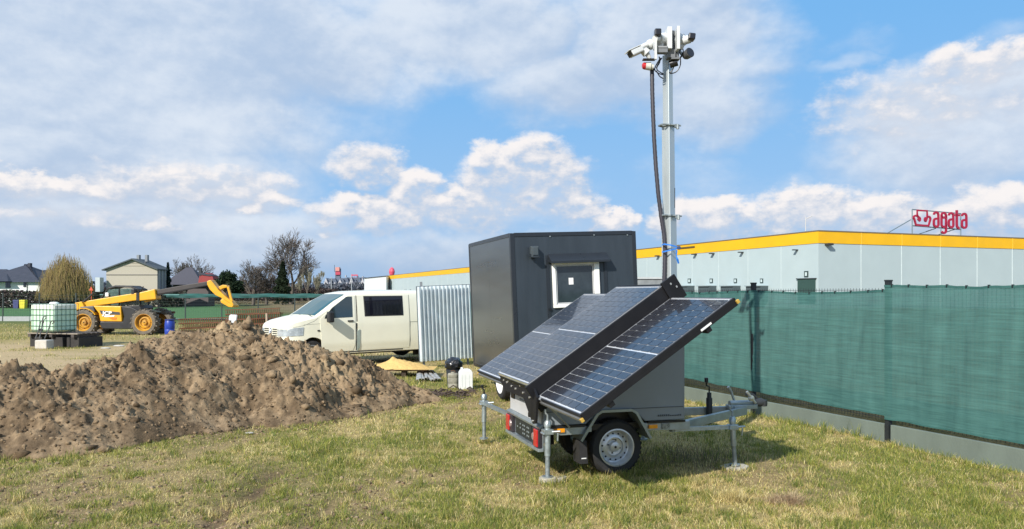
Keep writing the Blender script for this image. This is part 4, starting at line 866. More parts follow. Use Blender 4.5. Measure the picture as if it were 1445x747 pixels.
    pad(-.655, -.64, .085, .05, .05, 'broken stone piece lying just right of the rear jack block', 9, .5)
    pad(1.36, -.53, .155, .13, .03, 'flat round concrete pad under the front jack of the trailer', 5)
build_trailer()
# ------------------------------------------------------------------ cream van
def build_van():
    th = R(36); root = empty('van', (0, 0, 0)); 
    d = Vector((math.cos(th), math.sin(th), 0)); n = Vector((-math.sin(th), math.cos(th), 0)); fw = Vector((-4.965, 19.4, 0))
    root.location = fw-d*.9+n*.93; root.rotation_euler = (0, R(-.5), th); root.location.z = .02
    tag(root, 'cream white panel van parked behind the soil heap, nose to the left', 'van')
    PW = mat('van_paint_cream', (.84, .82, .67), .32, var=.03, scale=1.5, coat=.5); 
    L_ = 5.25; WB0, WB1 = .90, 4.30; RW = .33
    def zt(x): return float(np.interp(x, [0, .03, .12, .35, .7, .98, 1.15, 1.55, 1.95, 2.2, 3.2, 4.5, 5.18, 5.25], [.97, 1.02, 1.08, 1.155, 1.22, 1.265, 1.37, 1.64, 1.84, 1.88, 1.905, 1.89, 1.87, 1.82]))
    def hb(x): return float(np.interp(x, [0, .03, .10, .22, .45, .8, 4.9, 5.18, 5.25], [.62, .72, .82, .89, .935, .95, .95, .93, .90]))
    def hw(x, z):
        w = hb(x)
        if z > 1.02: w -= .105*((z-1.02)/.9)**1.25
        if z < .55: w -= .05*(.55-z)/.3
        if 1.00 < z < 1.04: w += .0
        return w
    def zbm(x): return .30 if x > .3 else .30-.0*x
    XS = sorted(set([0, .03, .06, .10, .16, .22, .35, .45, .6, .75, .85, .98, 1.06, 1.15, 1.3, 1.42, 1.55, 1.7, 1.82, 1.95, 2.08, 2.2, 2.5, 2.9, 3.2, 3.6, 3.9, 4.1, 4.3, 4.5, 4.7, 4.9, 5.1, 5.18, 5.25]))
    fr = [0, .06, .14, .25, .4, .55, .68, .78, .86, .92]
    bm = bmesh.new(); rings = []
    for x in XS:
        zb, z1 = zbm(x), zt(x); H = z1-zb; rc = .11 if x > 1.9 else (.05+.06*max(0, min(1, (x-1.0)/.9)))
        pts = [(-hw(x, zb)+.10, zb-.02)]+[(-hw(x, zb+f*(H-rc)), zb+f*(H-rc)) for f in fr]
        we = hw(x, z1-rc)
        pts += [(-we, z1-rc), (-we+.02, z1-rc*.55), (-we+.055, z1-rc*.2), (-we+.12, z1-.012), (-we*.5, z1+.004), (0, z1+.012)]
        full = pts+[(-y, z) for y, z in reversed(pts[:-1])]
        rings.append([bm.verts.new((x, y, z)) for y, z in full])
    k = len(rings[0])
    for i in range(len(rings)-1):
        for j in range(k): bm.faces.new((rings[i][j], rings[i+1][j], rings[i+1][(j+1) % k], rings[i][(j+1) % k]))
    bm.faces.new(rings[0]); bm.faces.new(list(reversed(rings[-1]))); bmesh.ops.recalc_face_normals(bm, faces=bm.faces)
    me = bpy.data.meshes.new('body'); bm.to_mesh(me); bm.free(); me.materials.append(PW); body = bpy.data.objects.new('body', me); COL.objects.link(body)
    cut = MB()
    for x in (WB0, WB1): cut.lathe([(0, -.6), (.385, -.6), (.385, .6), (0, .6)], (x, -.93, .36), (0, 1, 0), 40); cut.lathe([(0, -.6), (.385, -.6), (.385, .6), (0, .6)], (x, .93, .36), (0, 1, 0), 40)
    co = cut.build('cutter', PW); md = body.modifiers.new('b', 'BOOLEAN'); md.object = co; md.operation = 'DIFFERENCE'; md.solver = 'EXACT'
    dg = bpy.context.evaluated_depsgraph_get(); nm = bpy.data.meshes.new_from_object(body.evaluated_get(dg)); body.modifiers.clear(); body.data = nm; bpy.data.objects.remove(co)
    nm.polygons.foreach_set('use_smooth', [True]*len(nm.polygons)); nm.set_sharp_from_angle(angle=R(28)); nm.materials.clear(); nm.materials.append(PW); body.parent = root
    BLK = mat('van_black_trim', (.015, .016, .018), .5); SEAM = mat('van_seam', (.10, .10, .085), .7)
    def side(poly, name, m, off=.006, par=root, dens=.06, sgn=-1):      # patch following the flank
        bm = bmesh.new(); f = bm.faces.new([bm.verts.new((x, 0, z)) for x, z in poly])
        for ax, lo, hi in ((0, min(p[0] for p in poly), max(p[0] for p in poly)), (2, min(p[1] for p in poly), max(p[1] for p in poly))):
            t = lo+dens
            while t < hi:
                co = [0, 0, 0]; co[ax] = t; no = [0, 0, 0]; no[ax] = 1
                bmesh.ops.bisect_plane(bm, geom=bm.verts[:]+bm.edges[:]+bm.faces[:], plane_co=co, plane_no=no); t += dens
        for v in bm.verts: v.co.y = sgn*(hw(v.co.x, v.co.z)+off)
        bmesh.ops.triangulate(bm, faces=bm.faces)
        r = bmesh.ops.extrude_face_region(bm, geom=bm.faces[:]); 
        for v in [g for g in r['geom'] if isinstance(g, bmesh.types.BMVert)]: v.co.y -= sgn*-.0 if off < 0 else sgn*(off+.012)
        bmesh.ops.recalc_face_normals(bm, faces=bm.faces); me = bpy.data.meshes.new(name); bm.to_mesh(me); bm.free(); me.materials.append(m)
        me.polygons.foreach_set('use_smooth', [True]*len(me.polygons)); me.set_sharp_from_angle(angle=R(30)); o = bpy.data.objects.new(name, me); COL.objects.link(o); o.parent = par; return o
    def line(pts, w=.012, name='door_seam', m=SEAM, par=root, off=.002):
        for (x0, z0), (x1, z1) in zip(pts[:-1], pts[1:]):
            t = Vector((x1-x0, z1-z0)).normalized(); nn = Vector((-t.y, t.x))*w/2
            o = side([(x0+nn.x, z0+nn.y), (x1+nn.x, z1+nn.y), (x1-nn.x, z1-nn.y), (x0-nn.x, z0-nn.y)], name, m, off, par)
        return o
    wg = mat('van_window_glass', (.02, .035, .04), .04, var=0, coat=.6, spec=.8); wd = mat('van_rear_tint', (.006, .006, .012), .06, var=0, spec=.6)
    for sgn in (-1, 1):
        door = side([(1.14, .50), (1.20, .36), (1.98, .36), (2.04, .50), (2.06, 1.77), (1.90, 1.78), (1.28, 1.34), (1.10, 1.18)], 'front_door', PW, .008, sgn=sgn)
        side([(1.22, 1.20), (1.98, 1.22), (1.99, 1.745), (1.84, 1.745), (1.44, 1.47), (1.25, 1.28)], 'door_window', wg, .013, door, sgn=sgn)
        if sgn < 0:
            side([(1.405, 1.22), (1.43, 1.22), (1.44, 1.46), (1.41, 1.44)], 'quarter_post', BLK, .016, door)
            side([(1.84, 1.105), (1.99, 1.105), (1.99, 1.14), (1.84, 1.14)], 'door_handle', BLK, .030, door)
        side([(2.36, 1.25), (3.42, 1.25), (3.42, 1.73), (2.34, 1.73)], 'side_window', wd, .013, sgn=sgn)
    side([(2.84, 1.27), (3.38, 1.27), (3.38, 1.52), (2.84, 1.52)], 'inner_window', mat('van_dark_inner', (.002, .002, .004), .05), .016)
    side([(2.32, 1.225), (3.45, 1.225), (3.45, 1.755), (2.31, 1.755)], 'window_surround', mat('van_seal', (.03, .03, .03), .6), .0085)
    sl = side([(2.12, .36), (3.62, .36), (3.62, 1.77), (2.12, 1.77)], 'sliding_door', PW, .005)
    line([(2.09, .36), (2.09, 1.06)], .04, 'door_gap', BLK); line([(2.10, 1.10), (2.11, 1.77)], .030, 'door_gap', mat('gap_brown', (.07, .065, .055), .7))
    side([(2.10, .86), (2.17, .90), (2.17, .42), (2.10, .34)], 'door_edge', mat('door_edge_grey', (.30, .36, .33), .4), .022, sl)
    line([(3.64, .40), (3.64, 1.77)], .01)
    line([(.62, 1.06), (1.10, 1.075), (2.04, 1.05)], .010, 'crease', mat('van_crease', (.38, .38, .31), .5)); line([(2.16, 1.05), (5.1, 1.05)], .016, 'crease', MATS['van_crease'])
    line([(2.14, .50), (3.45, .50)], .018, 'crease', MATS['van_crease']); line([(1.32, .50), (2.02, .50)], .008, 'crease', MATS['van_crease'])
    side([(1.03, .885), (1.09, .885), (1.09, .92), (1.03, .92)], 'side_repeater', BLK, .015)
    line([(.30, 1.00), (.62, 1.04), (.95, 1.14), (1.06, 1.22)], .006, 'bonnet_seam', SEAM)
    # headlights and grille on the front corner
    def front(y0, y1, z0, z1, x_of, name, m, off=.01, par=root):
        mb = MB(); nn = 6; g = [[None]*2 for _ in range(nn+1)]
        vs = []; fs = []
        for i in range(nn+1):
            y = y0+(y1-y0)*i/nn
            for z in (z0, z1): vs.append((x_of(y, z)-off, y, z)); vs.append((x_of(y, z)+.03, y, z))
        for i in range(nn):
            b = i*4; fs += [(b, b+4, b+6, b+2), (b+1, b+3, b+7, b+5), (b, b+1, b+5, b+4), (b+2, b+6, b+7, b+3)]
        fs += [(0, 2, 3, 1), (nn*4, nn*4+1, nn*4+3, nn*4+2)]
        return mb.add(vs, fs).build(name, m, par, True)
    def xo(y, z):
        ay = abs(y); xs = np.linspace(0, .5, 60); hs = np.array([hb(x) for x in xs]); zs = np.array([zt(x) for x in xs])
        xx = float(np.interp(ay, hs, xs)) if ay > .62 else 0.0
        if z > .80: xx = max(xx, float(np.interp(z, zs, xs)))
        return xx
    hl = mat('headlight_lens', (.40, .45, .49), .08, var=.35, scale=9, coat=1, spec=.8)
    for s in (-1, 1):
        side([(.10, .78), (.60, .80), (.62, 1.00), (.34, .99), (.15, .95)], 'headlight', hl, .010, sgn=s)
        front(s*.50, s*.84, .78, .96, xo, 'headlight', hl, .014)
    gp = mat('grille_black', (.015, .016, .018), .5); 
    grl = front(-.48, .48, .76, .98, xo, 'grille', PW, .010)
    for k in range(4):
        for a_, b_ in ((-.46, -.14), (.14, .46)): front(a_, b_, .775+k*.052, .800+k*.052, xo, 'grille_slot', gp, .016, grl)
    for s in (-1,):
        pass
    em = MB().lathe([(0, .0), (.075, .0), (.085, -.01), (.085, -.03)], (-.020, 0, .885), (-1, 0, 0), 24).build('emblem', mat('emblem_blue_grey', (.25, .30, .40), .25, .5), grl, True)
    e2 = MB()
    for pts in ([(-.055, .045), (-.02, -.055), (0, -.01), (.02, -.055), (.055, .045)], [(-.025, .06), (0, .012), (.025, .06)]): e2.tube([(-.024, a, .885+b) for a, b in pts], .006, 5)
    e2.tube([(-.022, .078*math.cos(k*.3), .885+.078*math.sin(k*.3)) for k in range(22)], .006, 5); e2.build('emblem_letters', mat('chrome', (.8, .82, .85), .15, 1.0), em)
    front(-.62, .62, .34, .50, xo, 'lower_bumper_grille', gp, .01)
    # windscreen and wipers
    def top(poly, name, m, off, par=root):
        bm = bmesh.new(); bm.faces.new([bm.verts.new((x, y, 0)) for x, y in poly])
        for ax, lo, hi in ((0, .9, 2.1), (1, -.9, .9)):
            t = lo+.05
            while t < hi:
                co = [0, 0, 0]; co[ax] = t; no = [0, 0, 0]; no[ax] = 1; bmesh.ops.bisect_plane(bm, geom=bm.verts[:]+bm.edges[:]+bm.faces[:], plane_co=co, plane_no=no); t += .05
        for v in bm.verts: v.co.z = zt(v.co.x)+.012*(1-abs(v.co.y)/.9)+off-.010*max(0, (abs(v.co.y)-.62)/.15)
        bmesh.ops.triangulate(bm, faces=bm.faces); r = bmesh.ops.extrude_face_region(bm, geom=bm.faces[:])
        for v in [g for g in r['geom'] if isinstance(g, bmesh.types.BMVert)]: v.co.z -= .03
        bmesh.ops.recalc_face_normals(bm, faces=bm.faces); me = bpy.data.meshes.new(name); bm.to_mesh(me); bm.free(); me.materials.append(m); me.polygons.foreach_set('use_smooth', [True]*len(me.polygons)); me.set_sharp_from_angle(angle=R(30))
        o = bpy.data.objects.new(name, me); COL.objects.link(o); o.parent = par; return o
    ws = top([(1.02, -.80), (1.0, 0), (1.02, .80), (1.86, .66), (1.86, -.66)], 'windscreen', mat('windscreen_glass', (.03, .085, .09), .04, var=.2, scale=2, coat=.0, spec=.5), .008)
    MB().tube([(1.0, -.6, 1.27), (1.04, -.1, 1.30), (1.05, .3, 1.31)], .014, 6).tube([(1.0, .1, 1.275), (1.05, .6, 1.30)], .014, 6).build('wiper', BLK, ws)
    MB().box((1.0, 0, 1.250), (.07, 1.5, .03)).build('cowl', BLK, root)
    m = MB().box((0, 0, 0), (.14, .20, .27)).build('mirror', BLK, root, bevel=.03); m.location = (1.30, -1.13, 1.24)
    MB().tube([(0, .08, -.09), (0.02, .20, -.10)], .035, 8).build('mirror_arm', BLK, m)
    m = MB().box((0, 0, 0), (.14, .20, .27)).build('mirror', BLK, root, bevel=.03); m.location = (1.30, 1.13, 1.19)
    for x in (WB0, WB1):
        for s in (-1, 1):
            wheel('wheel', root, (x, s*.82, .33), RW, .21, s, mat('van_rim', (.35, .36, .37), .4, .5), 'y', 12)
            MB().box((x, s*.62, .42), (.80, .02, .60)).build('wheel_well', BLK, root)
    MB().box((2.6, 0, .30), (2.6, 1.5, .10)).build('underbody', BLK, root)
    line([(1.30, .33), (3.44, .33)], .03, 'sill', mat('van_sill_dark', (.06, .06, .06), .6))
    def shorten(o):                                   # the bonnet is short: pull everything ahead of the front axle back a little
        if o.name.split('.')[0] in ('wheel', 'wheel_well', 'mirror', 'underbody'): return
        if o.type == 'MESH':
            for v in o.data.vertices:
                if v.co.x < .9: v.co.x = .9-(.9-v.co.x)*.80
        for c_ in o.children: shorten(c_)
    for c_ in list(root.children): shorten(c_)
build_van()
# ------------------------------------------------------------------ telehandler
def text_mesh(s, size, name, m, parent, M, depth=.01, sx=1.0, bold=.0):
    cu = bpy.data.curves.new(name, 'FONT'); cu.body = s; cu.size = size; cu.extrude = depth; cu.offset = bold; cu.align_x = 'CENTER'; cu.align_y = 'CENTER'
    t = bpy.data.objects.new(name, cu); COL.objects.link(t); dg = bpy.context.evaluated_depsgraph_get(); me = bpy.data.meshes.new_from_object(t.evaluated_get(dg)); bpy.data.objects.remove(t)
    me.materials.clear(); me.materials.append(m); o = bpy.data.objects.new(name, me); COL.objects.link(o); o.parent = parent; o.matrix_local = M @ Matrix.Diagonal((sx, 1, 1, 1)); return o
def build_telehandler():
    Y = 35.0; S = Y/FP; root = empty('telehandler', ((161-CU)*S, Y+.9, 0)); tag(root, 'yellow telehandler with its long boom stretched out to the right', 'telehandler')
    X = lambda u: (u-161)*S; Z = lambda v: EYE+(CV-v)*S
    def a(x, y): return X(x/4.667), Z(340+y/4.667)            # first enlarged view
    def b(x, y): return X(200+x/4.15), Z(320+y/4.15)          # second
    def c(x, y): return X(130+x/8.5), Z(350+y/8.5)
    def e(x, y): return X(80+x/5.558), Z(380+y/5.558)
    PY = mat('telehandler_yellow', (.84, .43, .010), .42, var=.04, scale=3.5, coat=.15, col2=(.62, .31, .02)); DK = mat('machine_dark_grey', (.016, .017, .02), .5, var=.3, scale=3); tyre = mat('dusty_tyre', (.14, .12, .095), .9, var=.45, scale=7, bump=.01)
    rimy = mat('rim_yellow', (.74, .38, .015), .6, var=.1, scale=2.6, col2=(.26, .13, .035))
    for ux in (118.3, 203.6):
        for sy, yy in ((-1, -.78), (1, .78)):
            w = wheel('wheel', root, (X(ux), yy, .57), .585, .40, sy, rimy, 'y', 8, tyre); 
            tl = MB()
            for k in range(18):                 # lugs
                t = 2*math.pi*k/18; 
                for q in (-1, 1):
                    dd = Vector((math.cos(t+(q > 0)*.17), 0, math.sin(t+(q > 0)*.17))); M = Matrix((Vector((0, 1, 0)), Vector((-dd.z, 0, dd.x)), dd)).transposed() @ Matrix.Rotation(q*.5, 3, 'Z')
                    tl.box(Vector((X(ux), yy+q*.10, .57))+dd*.585, (.22, .055, .07), M)
            tl.build('tread_lugs', tyre, w)['kind'] = 'stuff'
    # chassis
    MB().prism([a(500, 440), a(660, 440), a(660, 480), a(900, 470), a(930, 520), a(900, 560), a(660, 560), a(560, 560), a(500, 500)], -.35, .35).build('chassis', DK, root, bevel=.02)
    MB().tube([(X(118.3), -.7, .57), (X(118.3), .7, .57)], .12, 10).tube([(X(203.6), -.7, .57), (X(203.6), .7, .57)], .12, 10).build('axle', DK, root)
    MB().prism([a(655, 532), a(805, 532), a(812, 500), a(795, 430), a(860, 438), a(903, 458), a(880, 520), a(862, 582), a(668, 580), a(652, 552)], -.86, -.35).build('side_tank', DK, root, bevel=.03)
    sp = MB().prism([a(612, 428), a(795, 432), a(802, 532), a(660, 530), a(650, 478)], -.90, -.36).build('engine_cover', PY, root, bevel=.03)
    MB().prism([a(655, 458), a(788, 470), a(791, 488), a(668, 483)], -.91, -.895).build('dark_stripe', mat('stripe_dark', (.05, .05, .055), .5), sp)
    wl = mat('decal_white', (.82, .82, .8), .5)
    px_, pz_ = a(709, 478); Mt = Matrix.Translation((px_, -.925, pz_)) @ Matrix.Rotation(R(90), 4, 'X')
    text_mesh('JCB', .225, 'brand_lettering', wl, sp, Mt, .006, 1.25, .008)
    MB().prism([a(680, 492), a(755, 490), a(750, 500), a(690, 502)], -.905, -.90).build('white_decal', wl, sp); MB().prism([a(715, 505), a(770, 505), a(765, 522), a(740, 520)], -.906, -.90).build('orange_decal', mat('decal_orange', (.6, .16, .01), .5), sp)
    # rear body, fenders
    MB().prism([a(520, 435), a(612, 430), a(622, 470), a(530, 474)], -.85, -.2).build('rear_cover', mat('cover_black', (.06, .06, .07), .5), root, bevel=.04)
    MB().prism([a(455, 412), a(500, 400), a(520, 440), a(500, 500), a(480, 505), a(462, 450)], -.45, .45).build('rear_frame', PY, root, bevel=.02)
    f = MB()
    for k in range(9):
        t0, t1 = R(150-k*13), R(150-(k+1)*13); r0, r1 = .62, .65; o = (X(118.3), .57)
        f.prism([(o[0]+r0*math.cos(t0), o[1]+r0*math.sin(t0)), (o[0]+r1*math.cos(t0), o[1]+r1*math.sin(t0)), (o[0]+r1*math.cos(t1), o[1]+r1*math.sin(t1)), (o[0]+r0*math.cos(t1), o[1]+r0*math.sin(t1))], -.97, -.58)
    f.build('rear_fender', PY, root)
    MB().prism([a(795, 432), a(905, 425), a(918, 445), a(905, 470), a(870, 500), a(840, 470)], -.75, .5).build('front_frame', DK, root, bevel=.02)
    MB().prism([a(620, 470), a(655, 520), a(660, 530), a(640, 530), a(605, 480)], -.6, -.3).build('rear_arch_plate', PY, root)
    # cab: dark frame, green glass, on the far side
    cb = MB(); pts = dict(A=a(590, 385), B=a(640, 312), C=a(690, 297), D=a(800, 299), E=a(850, 322), F=a(862, 430), G=a(600, 432))
    def bar(p, q, y, w=.06): cb.tube([(p[0], y, p[1]), (q[0], y, q[1])], w/2, 6)
    for y in (.05, .82):
        for p, q in (('G', 'A'), ('A', 'B'), ('B', 'C'), ('C', 'D'), ('D', 'E'), ('E', 'F')): bar(pts[p], pts[q], y, .07)
        bar(a(715, 312), a(715, 430), y, .06)
    cab = cb.build('cab_frame', DK, root, True)
    MB().prism([a(640, 308), a(690, 294), a(800, 297), a(850, 318), a(845, 326), a(795, 308), a(690, 306), a(648, 318)], 0.0, .87).build('cab_roof', DK, cab, bevel=.02)
    gl = mat('cab_glass', (.10, .17, .16), .08, var=.4, scale=3, alpha=.55, coat=.5)
    MB().prism([a(600, 385), a(645, 318), a(710, 316), a(710, 400), a(600, 430)], .06, .07).build('cab_window', gl, cab); MB().prism([a(720, 314), a(800, 312), a(842, 330), a(850, 420), a(720, 425)], .06, .07).build('cab_window', gl, cab); MB().prism([a(600, 385), a(645, 318), a(842, 320), a(850, 425), a(600, 430)], .80, .81).build('cab_window', gl, cab)
    MB().box((X(146), .45, Z(420)), (.4, .4, .5)).build('seat', DK, cab, bevel=.05); MB().tube([(X(158), .45, Z(417)), (X(156), .45, Z(411))], .16, 12).build('steering_wheel', BLACK, cab)
    MB().box((X(136.5), .0, Z(416)), (.15, .08, .18)).build('mirror', WHT, cab, bevel=.02)
    MB().box((X(178), -.15, Z(412)), (.16, .3, .28)).build('work_lamp', DK, cab, bevel=.03); MB().tube([(X(181), .2, Z(415)), (X(186), .2, Z(404))], .02, 6).build('mirror_stalk', BLACK, cab)
    # boom
    bo = MB().prism([a(440, 410), a(500, 400), a(862, 342), a(862, 392), a(505, 440), a(450, 425)], -.30, .22).build('boom', PY, root, bevel=.03)
    MB().prism([a(874, 341), a(980, 316), a(989, 386), a(874, 397)], -.32, .24).build('boom_head_section', PY, bo, bevel=.04); MB().prism([a(857, 344), a(876, 340), a(876, 396), a(857, 394)], -.34, .26).build('boom_collar', DK, bo)
    MB().prism([a(890, 400), a(960, 384), a(978, 388), a(900, 408)], -.1, .05).build('hose_guard', PY, bo); MB().tube([(X(123), -.32, Z(413)), (X(108), -.32, Z(426))], .04, 6).build('boom_cylinder', DK, bo)
    ext = MB().prism([c(690, 505), c(1000, 448), c(1335, 395), c(1335, 440), c(1000, 505), c(690, 558)], -.20, .14).build('boom_extension', mat('boom_inner_dark', (.045, .040, .040), .55, var=.3, scale=2), bo, bevel=.02)
    MB().tube([(c(700, 570)[0], -.22, c(700, 570)[1]), (c(1320, 445)[0], -.22, c(1320, 445)[1])], .03, 6).build('boom_hose', BLACK, ext)
    hd = MB().prism([b(349, 318), b(372, 310), b(392, 335), b(420, 372), b(470, 418), b(500, 442), b(511, 462), b(506, 472), b(488, 470), b(462, 452), b(436, 446), b(432, 432), b(440, 420), b(400, 402), b(366, 368), b(350, 338)], -.28, .22).build('gooseneck', PY, bo, bevel=.03)
    MB().prism([b(414, 352), b(440, 340), b(465, 342), b(468, 356), b(445, 360), b(425, 370)], -.22, .16).build('tilt_link', PY, hd, bevel=.02)
    MB().prism([b(463, 352), b(476, 350), b(500, 438), b(486, 442)], -.2, -.08).build('carriage_arm', PY, hd, bevel=.02); MB().tube([(b(440, 350)[0], 0, b(440, 350)[1]), (b(470, 420)[0], 0, b(470, 420)[1])], .05, 8).build('tilt_cylinder', DK, hd)
    MB().prism([b(436, 432), b(455, 426), b(488, 448), b(514, 462), b(508, 474), b(486, 472), b(440, 446)], -.42, .36).build('carriage', PY, hd, bevel=.02)
    MB().tube([(X(211), -.3, Z(427)), (X(218), -.3, Z(432)), (X(210), -.3, Z(440)), (X(204), -.3, Z(441))], .025, 6).build('hose', BLACK, root)
    MB().prism([a(905, 450), a(1010, 462), a(1030, 470), a(905, 468)], -.75, -.35).build('front_fender', mat('fender_dark', (.03, .04, .03), .6), root)
build_telehandler()
# ------------------------------------------------------------------ water tank on its slab
def build_tank():
    Y = 27.0; o = P(82, 470, Y); root = empty('water_tank', (o.x-.46, Y+.55, 0), R(-22)); z0 = .50
    tag(root, 'pale green caged water tank cube standing on a dark pallet left of the telehandler', 'water tank')
    tm = bpy.data.materials.new('tank_plastic'); tm.use_nodes = True; nt = tm.node_tree; b = nt.nodes['Principled BSDF']; b.inputs['Roughness'].default_value = .4
    tc = nt.nodes.new('ShaderNodeTexCoord'); sp = nt.nodes.new('ShaderNodeSeparateXYZ'); nt.links.new(tc.outputs['Object'], sp.inputs[0]); mr = nt.nodes.new('ShaderNodeMapRange'); nt.links.new(sp.outputs[2], mr.inputs[0]); mr.inputs[1].default_value = z0+.80; mr.inputs[2].default_value = z0+.84
    mx = nt.nodes.new('ShaderNodeMix'); mx.data_type = 'RGBA'; nt.links.new(mr.outputs[0], mx.inputs[0]); mx.inputs[6].default_value = (.55, .76, .58, 1); mx.inputs[7].default_value = (.78, .83, .72, 1); nt.links.new(mx.outputs[2], b.inputs['Base Color'])
    b.inputs['Subsurface Weight'].default_value = .0
    W, D, H = 1.18, .98, 1.0
    tk = MB().box((0, 0, z0+.03+H/2), (W-.05, D-.05, H-.06)); 
    tk.lathe([(.16, 0), (.16, .06), (0, .07)], (0, 0, z0+H), (0, 0, 1), 16); tk.build('tank', tm, root, True, bevel=.06)
    cg = MB()
    for k in range(6):
        z = z0+.04+k*(H-.04)/5; cg.tube([(-W/2, -D/2, z), (W/2, -D/2, z), (W/2, D/2, z), (-W/2, D/2, z), (-W/2, -D/2, z)], .009, 5, False)
    for k in range(8):
        x = -W/2+W*k/7
        for y in (-D/2, D/2): cg.tube([(x, y, z0), (x, y, z0+H)], .008, 5)
    for k in range(1, 6):
        y = -D/2+D*k/6
        for x in (-W/2, W/2): cg.tube([(x, y, z0), (x, y, z0+H)], .008, 5)
    cg.build('cage', mat('cage_dark_green', (.05, .12, .085), .5, .3), root)['kind'] = 'stuff'
    MB().box((0, -D/2-.015, z0+.10), (.09, .04, .09)).build('valve', BLACK, root)
    pt = empty('timber_pallet', (o.x-.30, Y+.65, 0), R(-14)); tag(pt, 'dark wooden pallet stack carrying the pale green water tank', 'pallet')
    wd = mat('old_dark_timber', (.07, .06, .055), .9, var=.5, scale=8, stretch=(1, 6, 1)); lt = mat('old_pale_timber', (.28, .24, .19), .9, var=.3, scale=8)
    for k in range(6): MB().box((.25, -.55+k*.22, .475), (2.1, .13, .035)).build('slat', lt if k < 1 else wd, pt, bevel=.004)
    for x in (-.7, .2, 1.1): MB().box((x, 0, .40), (.12, 1.25, .10)).build('bearer', wd, pt, bevel=.004)
    for x in (-.55, .35, 1.0): MB().box((x, .05, .17), (.5, 1.1, .34)).build('support_block', mat('support_dark_concrete', (.035, .032, .03), .9, var=.4, scale=5), pt, bevel=.01)
    cbk = MB().box((0, 0, .15), (.44, .36, .30)).build('concrete_block', mat('block_pale', (.50, .47, .42), .9, var=.15, scale=6, bump=.01), None, bevel=.03); q = P(55, 490, 26); cbk.location = (q.x, 26.3, 0); cbk.rotation_euler = (0, 0, R(-8))
    tag(cbk, 'pale concrete block in front of the water tank pallet, hooked rods leaning on it', 'concrete block')
    for k, (u0, v0, u1, v1, w) in enumerate(((50, 478, 57, 455, 'leftmost'), (55.5, 478, 60.5, 449, 'middle and tallest'), (63, 478, 71.5, 455, 'rightmost'))):
        p0, p1 = P(u0, v0, 26.25), P(u1, v1, 26.4); r = MB().tube([p0, p0.lerp(p1, .5)+Vector((.02, 0, 0)), p1, p1+Vector((.03, 0, .05)), p1+Vector((.11, 0, .06)), p1+Vector((.10, 0, -.02)), p1+Vector((.05, 0, -.05))], .019, 6)
        g = r.build('hooked_rod', mat('rod_grey', (.12, .12, .12), .5, .4), None, True); tag(g, w+' hooked steel rod leaning between concrete block and water tank', 'rod', 'hooked rods by the water tank')
build_tank()
